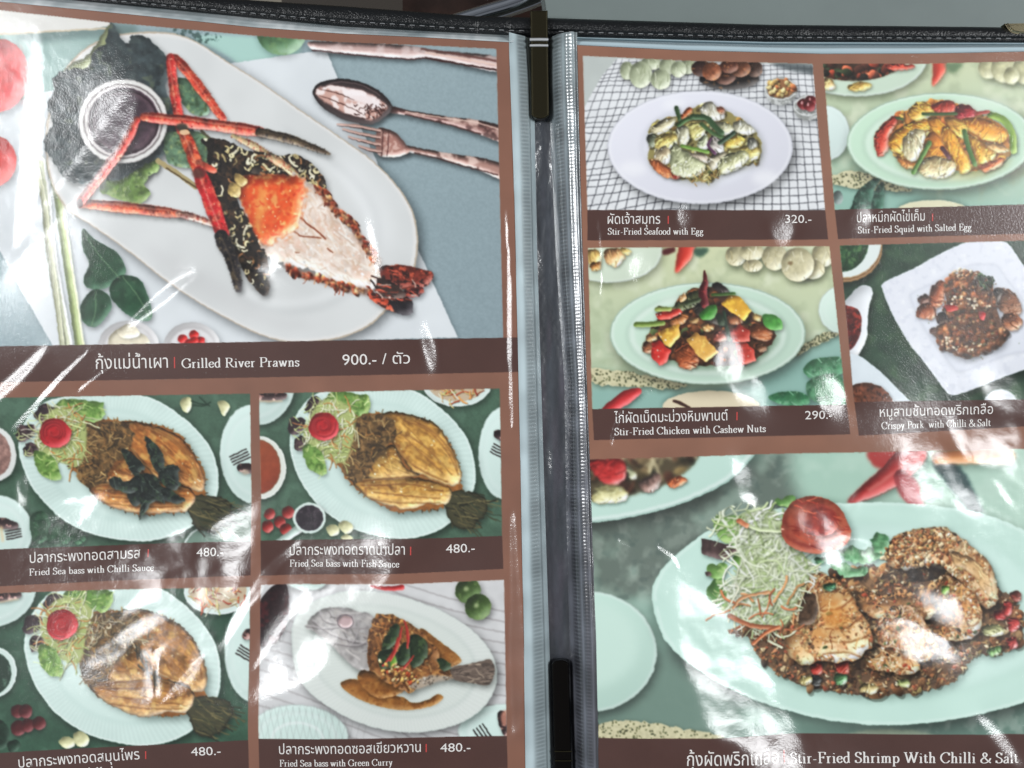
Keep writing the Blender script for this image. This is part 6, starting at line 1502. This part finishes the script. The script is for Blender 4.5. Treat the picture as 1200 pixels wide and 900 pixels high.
for side in ('left', 'right'):
    X, Y = page_grid(side); n, m = X.shape
    Z = page_z(X, Y)
    co = np.stack([(X - 600) * U, (450 - Y) * U, Z], -1).reshape(-1, 3).astype(np.float32)
    ins = (np.clip(X, -69, 1268), np.clip(Y, -23, 974))
    ink = srgb2lin(sample(RGB, ins[0], ins[1], -OX, -OY, 1 / SS)).reshape(-1, 3)
    cx = (X[:-1, :-1] + X[1:, 1:]) / 2; cy = (Y[:-1, :-1] + Y[1:, 1:]) / 2
    ids = IDM[np.clip(((cy + OY) * SS).astype(int), 0, HH - 1), np.clip(((cx + OX) * SS).astype(int), 0, WW - 1)]
    ids = np.where(ids == 0, SHEETS[side], ids)
    if side == 'right': ids[:, 0] = SHEETS[side]  # first column of picture cells is added to the border mesh, ink unchanged
    q = np.arange(n * m).reshape(n, m)
    cells = np.stack([q[:-1, :-1], q[1:, :-1], q[1:, 1:], q[:-1, 1:]], -1)
    for i in range(1, len(IDS)):
        k = ids == i
        if not k.any(): continue
        name, par, label = IDS[i]
        top = i
        f = cells[k]; u, inv = np.unique(f.ravel(), return_inverse=True)
        me = mesh_np(name, co[u], inv.reshape(-1, 4), ink[u])
        p = SHEET[side] if par in ('left', 'right') else OBJ.get(par)
        if p is None: print('no parent for', name); continue
        o = link(name, me, p, M_PAGE)
        if label: o['label'] = label
        OBJ[i] = o

# ---------------------------------------------------------------- lettering
SERIF = {  # glyphs as pen strokes: width | strokes, '~' = curve; caps 1.0 high, x-height .60
 'G': ".86|~.74,.78 .60,.98 .34,.98 .10,.72 .08,.34 .30,.02 .58,.02 .76,.20|.76,.42 .76,.04|.62,.42 .88,.42|.74,.98 .74,.70",
 'R': ".82|.20,0 .20,1|.06,0 .36,0|.06,1 .20,1|~.20,1 .44,1 .62,.92 .62,.66 .46,.52 .20,.52|.40,.52 .66,.08 .84,0",
 'P': ".70|.20,0 .20,1|.06,0 .36,0|.06,1 .20,1|~.20,1 .46,1 .64,.90 .64,.62 .46,.48 .20,.48",
 'F': ".66|.20,0 .20,1|.06,0 .36,0|.06,1 .62,1|.62,1 .62,.78|.20,.52 .48,.52|.48,.62 .48,.42",
 'S': ".58|~.48,.80 .40,.98 .22,.99 .10,.84 .14,.64 .36,.50 .50,.34 .48,.10 .28,.00 .12,.06 .08,.24|.49,.96 .49,.76|.08,.02 .08,.24",
 'C': ".78|~.72,.74 .60,.98 .34,.98 .10,.72 .08,.34 .30,.02 .56,.02 .74,.22|.72,.98 .72,.72",
 'E': ".70|.20,0 .20,1|.06,0 .64,0|.06,1 .62,1|.62,1 .62,.80|.66,.22 .64,0|.20,.52 .48,.52|.48,.62 .48,.42",
 'H': ".88|.20,0 .20,1|.68,0 .68,1|.06,0 .34,0|.06,1 .34,1|.54,0 .82,0|.54,1 .82,1|.20,.52 .68,.52",
 'N': ".88|.18,0 .18,1|.18,1 .70,0|.70,0 .70,1|.06,0 .30,0|.04,1 .18,1|.58,1 .82,1",
 'W': "1.16|.12,1 .36,0|.36,0 .60,.86|.54,1 .80,0|.80,0 1.04,1|.00,1 .26,1|.42,1 .68,1|.92,1 1.16,1",
 '&': ".86|~.82,.46 .70,.20 .44,.00 .16,.02 .08,.24 .22,.44 .46,.62 .52,.84 .38,.99 .24,.86 .30,.62 .56,.26 .84,.00",
 'r': ".44|.16,0 .16,.60|.04,0 .30,0|.04,.58 .16,.60|~.16,.40 .24,.58 .40,.58",
 'i': ".32|.16,0 .16,.60|.04,0 .28,0|.04,.58 .16,.60|.15,.84 .17,.90",
 'l': ".32|.16,0 .16,1.04|.04,0 .28,0|.04,1.02 .16,1.04",
 'e': ".50|.08,.34 .44,.36|~.44,.36 .40,.56 .26,.61 .10,.48 .08,.22 .20,.02 .34,.02 .45,.16",
 'd': ".58|.44,.02 .44,1.04|.32,1.02 .44,1.04|.44,.02 .54,.03|~.44,.50 .30,.61 .12,.50 .07,.26 .18,.02 .32,.01 .44,.14",
 'v': ".54|.10,.60 .27,0|.27,0 .44,.60|.01,.60 .20,.60|.34,.60 .53,.60",
 'a': ".50|~.10,.46 .20,.60 .34,.58 .38,.42 .38,.06 .48,.02|~.38,.36 .20,.30 .08,.18 .12,.02 .26,.02 .38,.14",
 'w': ".80|.10,.60 .25,0|.25,0 .40,.54|.38,.60 .55,0|.55,0 .70,.60|.01,.60 .19,.60|.30,.60 .48,.60|.61,.60 .79,.60",
 'n': ".60|.16,0 .16,.60|.04,0 .28,0|.04,.58 .16,.60|~.16,.46 .28,.60 .40,.58 .45,.44 .45,0|.34,0 .57,0",
 's': ".40|~.34,.48 .26,.60 .14,.60 .07,.48 .14,.36 .28,.28 .35,.16 .28,.02 .14,.00 .07,.12|.34,.59 .34,.46|.07,.02 .07,.14",
 'b': ".58|.14,.02 .14,1.04|.03,1.02 .14,1.04|~.14,.46 .26,.60 .42,.56 .51,.34 .46,.10 .32,.00 .14,.08",
 't': ".36|~.16,.80 .16,.30 .17,.06 .26,.01 .35,.08|.03,.60 .33,.60",
 'h': ".60|.16,0 .16,1.04|.04,0 .28,0|.04,1.02 .16,1.04|~.16,.46 .28,.60 .40,.58 .45,.44 .45,0|.34,0 .57,0",
 'o': ".54|~.27,.61 .12,.54 .06,.30 .12,.06 .27,-.01 .42,.06 .48,.30 .42,.54 .27,.61",
 'f': ".36|~.38,.96 .30,1.05 .20,1.00 .16,.84 .16,0|.04,0 .30,0|.03,.60 .32,.60",
 'g': ".52|~.24,.61 .12,.52 .12,.34 .24,.24 .36,.34 .36,.52 .24,.61|.36,.56 .50,.60|~.14,.26 .10,.14 .22,.06 .40,.02 .44,-.16 .30,-.30 .12,-.26 .08,-.12 .20,.04",
 'u': ".60|~.15,.60 .15,.18 .20,.03 .32,.02 .43,.14|.43,0 .43,.60|.03,.60 .15,.60|.32,.60 .43,.60|.43,.02 .56,.02",
 'p': ".58|.14,-.34 .14,.58|.03,-.34 .28,-.34|.03,.56 .14,.60|~.14,.46 .26,.60 .42,.56 .51,.32 .44,.06 .30,.00 .14,.10",
 'q': ".58|.44,-.34 .44,.60|.32,-.34 .56,-.34|~.44,.48 .30,.61 .12,.50 .07,.26 .18,.02 .32,.01 .44,.14",
 'y': ".54|.10,.60 .28,.02|~.44,.60 .28,.02 .18,-.26 .06,-.32|.01,.60 .20,.60|.35,.60 .53,.60",
 'c': ".46|~.40,.44 .32,.60 .18,.59 .07,.40 .08,.16 .20,.01 .32,.02 .42,.16",
 'k': ".58|.16,0 .16,1.04|.04,0 .28,0|.04,1.02 .16,1.04|.16,.26 .40,.58|.30,.60 .52,.60|.26,.38 .48,.02|.38,0 .58,0",
 'm': ".88|.16,0 .16,.60|.04,0 .28,0|.04,.58 .16,.60|~.16,.46 .26,.60 .36,.58 .42,.44 .42,0|~.42,.46 .54,.60 .66,.58 .71,.44 .71,0|.32,0 .53,0|.61,0 .82,0",
 '-': ".36|.05,.30 .31,.30", ' ': ".28|"}
LETTER = (232, 228, 224)
LIFT = .00007
def place(co2, x0, y0, x1, y1):
    """text space (units along, units up) -> page positions with the page's relief"""
    d = np.array([x1 - x0, y1 - y0]); d = d / np.hypot(*d); nrm = np.array([d[1], -d[0]])
    px = x0 + co2[:, 0] * d[0] + co2[:, 1] * nrm[0]; py = y0 + co2[:, 0] * d[1] + co2[:, 1] * nrm[1]
    return px, py
def letters_mesh(name, parent, px, py, dz, faces, col):
    z = page_z(px, py) + LIFT + dz
    co = np.stack([(px - 600) * U, (450 - py) * U, z], -1)
    me = bpy.data.meshes.new(name); me.from_pydata([tuple(v) for v in co], [], faces)
    at = me.color_attributes.new('ink', 'FLOAT_COLOR', 'POINT'); c = np.ones((len(co), 4), np.float32); c[:, :3] = srgb2lin(np.array(col) / 255.); at.data.foreach_set('color', c.ravel())
    # letters face up
    bm = bmesh.new(); bm.from_mesh(me)
    for f in bm.faces:
        f.normal_update()
        if f.normal.z < 0: f.normal_flip()
    bm.to_mesh(me); bm.free()
    return link(name, me, parent, M_PAGE)
def serif(parent, text, x0, y0, x1, y1, cap, col=LETTER):
    segs = []; cur = 0.; tk, th = .135, .058
    for chx in text:
        g = SERIF[chx].split('|'); w = float(g[0])
        for s in g[1:]:
            if not s: continue
            p = pts(s.lstrip('~'))
            if s[0] == '~': p = smooth(p, 5, False)
            segs.append([(cur + a, b) for a, b in p])
        cur += w + .03
    L = math.hypot(x1 - x0, y1 - y0); sx = L / (cur * cap)
    V, F, DZ = [], [], []; nseg = 0
    for p in segs:
        wv = []
        for i in range(len(p)):
            a, b = p[max(i - 1, 0)], p[min(i + 1, len(p) - 1)]
            dx, dy = b[0] - a[0], b[1] - a[1]; l = math.hypot(dx, dy) + 1e-9
            wv.append((-dy / l, dx / l, th + (tk - th) * abs(dy / l) ** 1.3))
        n0 = len(V)
        for (a, b), (nx_, ny_, w) in zip(p, wv):
            V.append(((a + nx_ * w / 2) * cap * sx, (b + ny_ * w / 2) * cap)); V.append(((a - nx_ * w / 2) * cap * sx, (b - ny_ * w / 2) * cap)); DZ += [nseg * 1.2e-6] * 2
        for i in range(len(p) - 1): F.append((n0 + 2 * i, n0 + 2 * i + 1, n0 + 2 * i + 3, n0 + 2 * i + 2))
        nseg = (nseg + 1) % 24
    px, py = place(np.array(V), x0, y0, x1, y1)
    return letters_mesh('english_lettering', parent, px, py, np.array(DZ), F, col)
_fc = {}
def sans(parent, name, text, x0, y0, x1, y1, hgt, ref, col=LETTER):
    """Thai and figures, from Blender's own built-in font, fitted to a width and a letter height."""
    def mesh_of(tx):
        cu = bpy.data.curves.new('t', 'FONT'); cu.body = tx; cu.resolution_u = 3
        o = bpy.data.objects.new('t', cu); scene.collection.objects.link(o); bpy.context.view_layer.update()
        mm = o.to_mesh(); v = np.array([tuple(q.co)[:2] for q in mm.vertices]); f = [tuple(q.vertices) for q in mm.polygons]
        o.to_mesh_clear(); bpy.data.objects.remove(o); bpy.data.curves.remove(cu)
        return v, f
    if ref not in _fc: r = mesh_of(ref)[0]; _fc[ref] = r[:, 1].max() - r[:, 1].min()
    v, f = mesh_of(text)
    sy = hgt / _fc[ref]; v = v.copy(); v[:, 0] -= v[:, 0].min(); sx = math.hypot(x1 - x0, y1 - y0) / v[:, 0].max()
    v[:, 0] *= sx; v[:, 1] *= sy
    px, py = place(v, x0, y0, x1, y1)
    return letters_mesh(name, parent, px, py, np.zeros(len(px)), f, col)
def bar(parent, x, y0, y1, col=(196, 74, 70)):
    px = np.array([x - .7, x + .7, x + .7, x - .7]); py = np.array([y1, y1, y0, y0])
    letters_mesh('divider_bar', parent, px, py, np.zeros(4), [(0, 1, 2, 3)], col)
CAPTIONS = {  # thai (text, x0, y0, x1, y1, height), english (..., cap height), price, bar (x, top, bottom)
 'prawn': (("กุ้งแม่น้ำเผา", 114.5, 432.5, 199, 431, 12), ("Grilled River Prawns", 215, 431.2, 353, 429.3, 10.6), ("900.- / ตัว", 403, 428, 481.5, 426, 12.5), (206.7, 418.5, 431.5)),
 'chilli': (("ปลากระพงทอดสามรส", 34, 660, 163, 654.6, 9.5), ("Fried Sea bass with Chilli Sauce", 33.3, 674.6, 180.5, 668.8, 7.6), ("480.-", 230, 652.6, 262, 651, 10), (172, 644.5, 653.5)),
 'fish': (("ปลากระพงทอดราดน้ำปลา", 340.7, 649.6, 476.7, 646.4, 9.5), ("Fried Sea bass with Fish Sauce", 340.7, 662.6, 470.8, 660.4, 7.6), ("480.-", 524, 645, 557, 644, 10), (483.3, 637.5, 647)),
 'herbs': (("ปลากระพงทอดสมุนไพร", 27.5, 895.4, 170, 883.4, 9.5), ("Fried Sea bass with Herbs", 27, 909, 146, 899.6, 7.6), ("480.-", 230.7, 878.4, 265, 876.6, 10), (177, 874, 883)),
 'curry': (("ปลากระพงทอดซอสเขียวหวาน", 332.7, 874.8, 495, 873.6, 9.5), ("Fried Sea bass with Green Curry", 332.7, 889.4, 462.8, 888.8, 7.6), ("480.-", 517.5, 874.2, 552, 873.8, 10), (501.2, 864.5, 874)),
 'seafood': (("ผัดเจ้าสมุทร", 711, 264.2, 772, 264, 9.0), ("Stir-Fried Seafood with Egg", 711, 276.6, 822.5, 276.2, 7.4), ("320.-", 917.5, 262.8, 948, 262.6, 9.4), (781.3, 255, 264)),
 'squid': (("ปลาหมึกผัดไข่เค็ม", 1001, 262.2, 1080, 260, 9.0), ("Stir-Fried Squid with Salted Egg", 1002, 274.8, 1134.7, 271, 7.6), None, (1089, 252, 260.5)),
 'chicken': (("ไก่ผัดเม็ดมะม่วงหิมพานต์", 718.7, 495.4, 850.5, 492, 9.4), ("Stir-Fried Chicken with Cashew Nuts", 718.7, 509.4, 895.2, 505.6, 8.2), ("290.-", 940.5, 491, 972, 490.2, 9.8), (861, 482.5, 492)),
 'pork': (("หมูสามชั้นทอดพริกเกลือ", 1028, 488.2, 1163, 484.8, 9.0), ("Crispy Pork  with Chilli & Salt", 1029.7, 502.4, 1161, 499, 8.0), None, None),
 'shrimp': (("กุ้งผัดพริกเกลือ", 800.7, 888, 908, 888, 12.4), ("Stir-Fried Shrimp With Chilli & Salt", 922, 889.4, 1188, 889.4, 11.8), None, (915, 874, 889))}
for k, (th_, en, pr, br_) in CAPTIONS.items():
    p = OBJ[BAND_ID[k]]
    sans(p, 'thai_lettering', *th_, 'ก')
    serif(p, *en)
    if pr: sans(p, 'price_lettering', *pr, '0')
    if br_: bar(p, *br_)
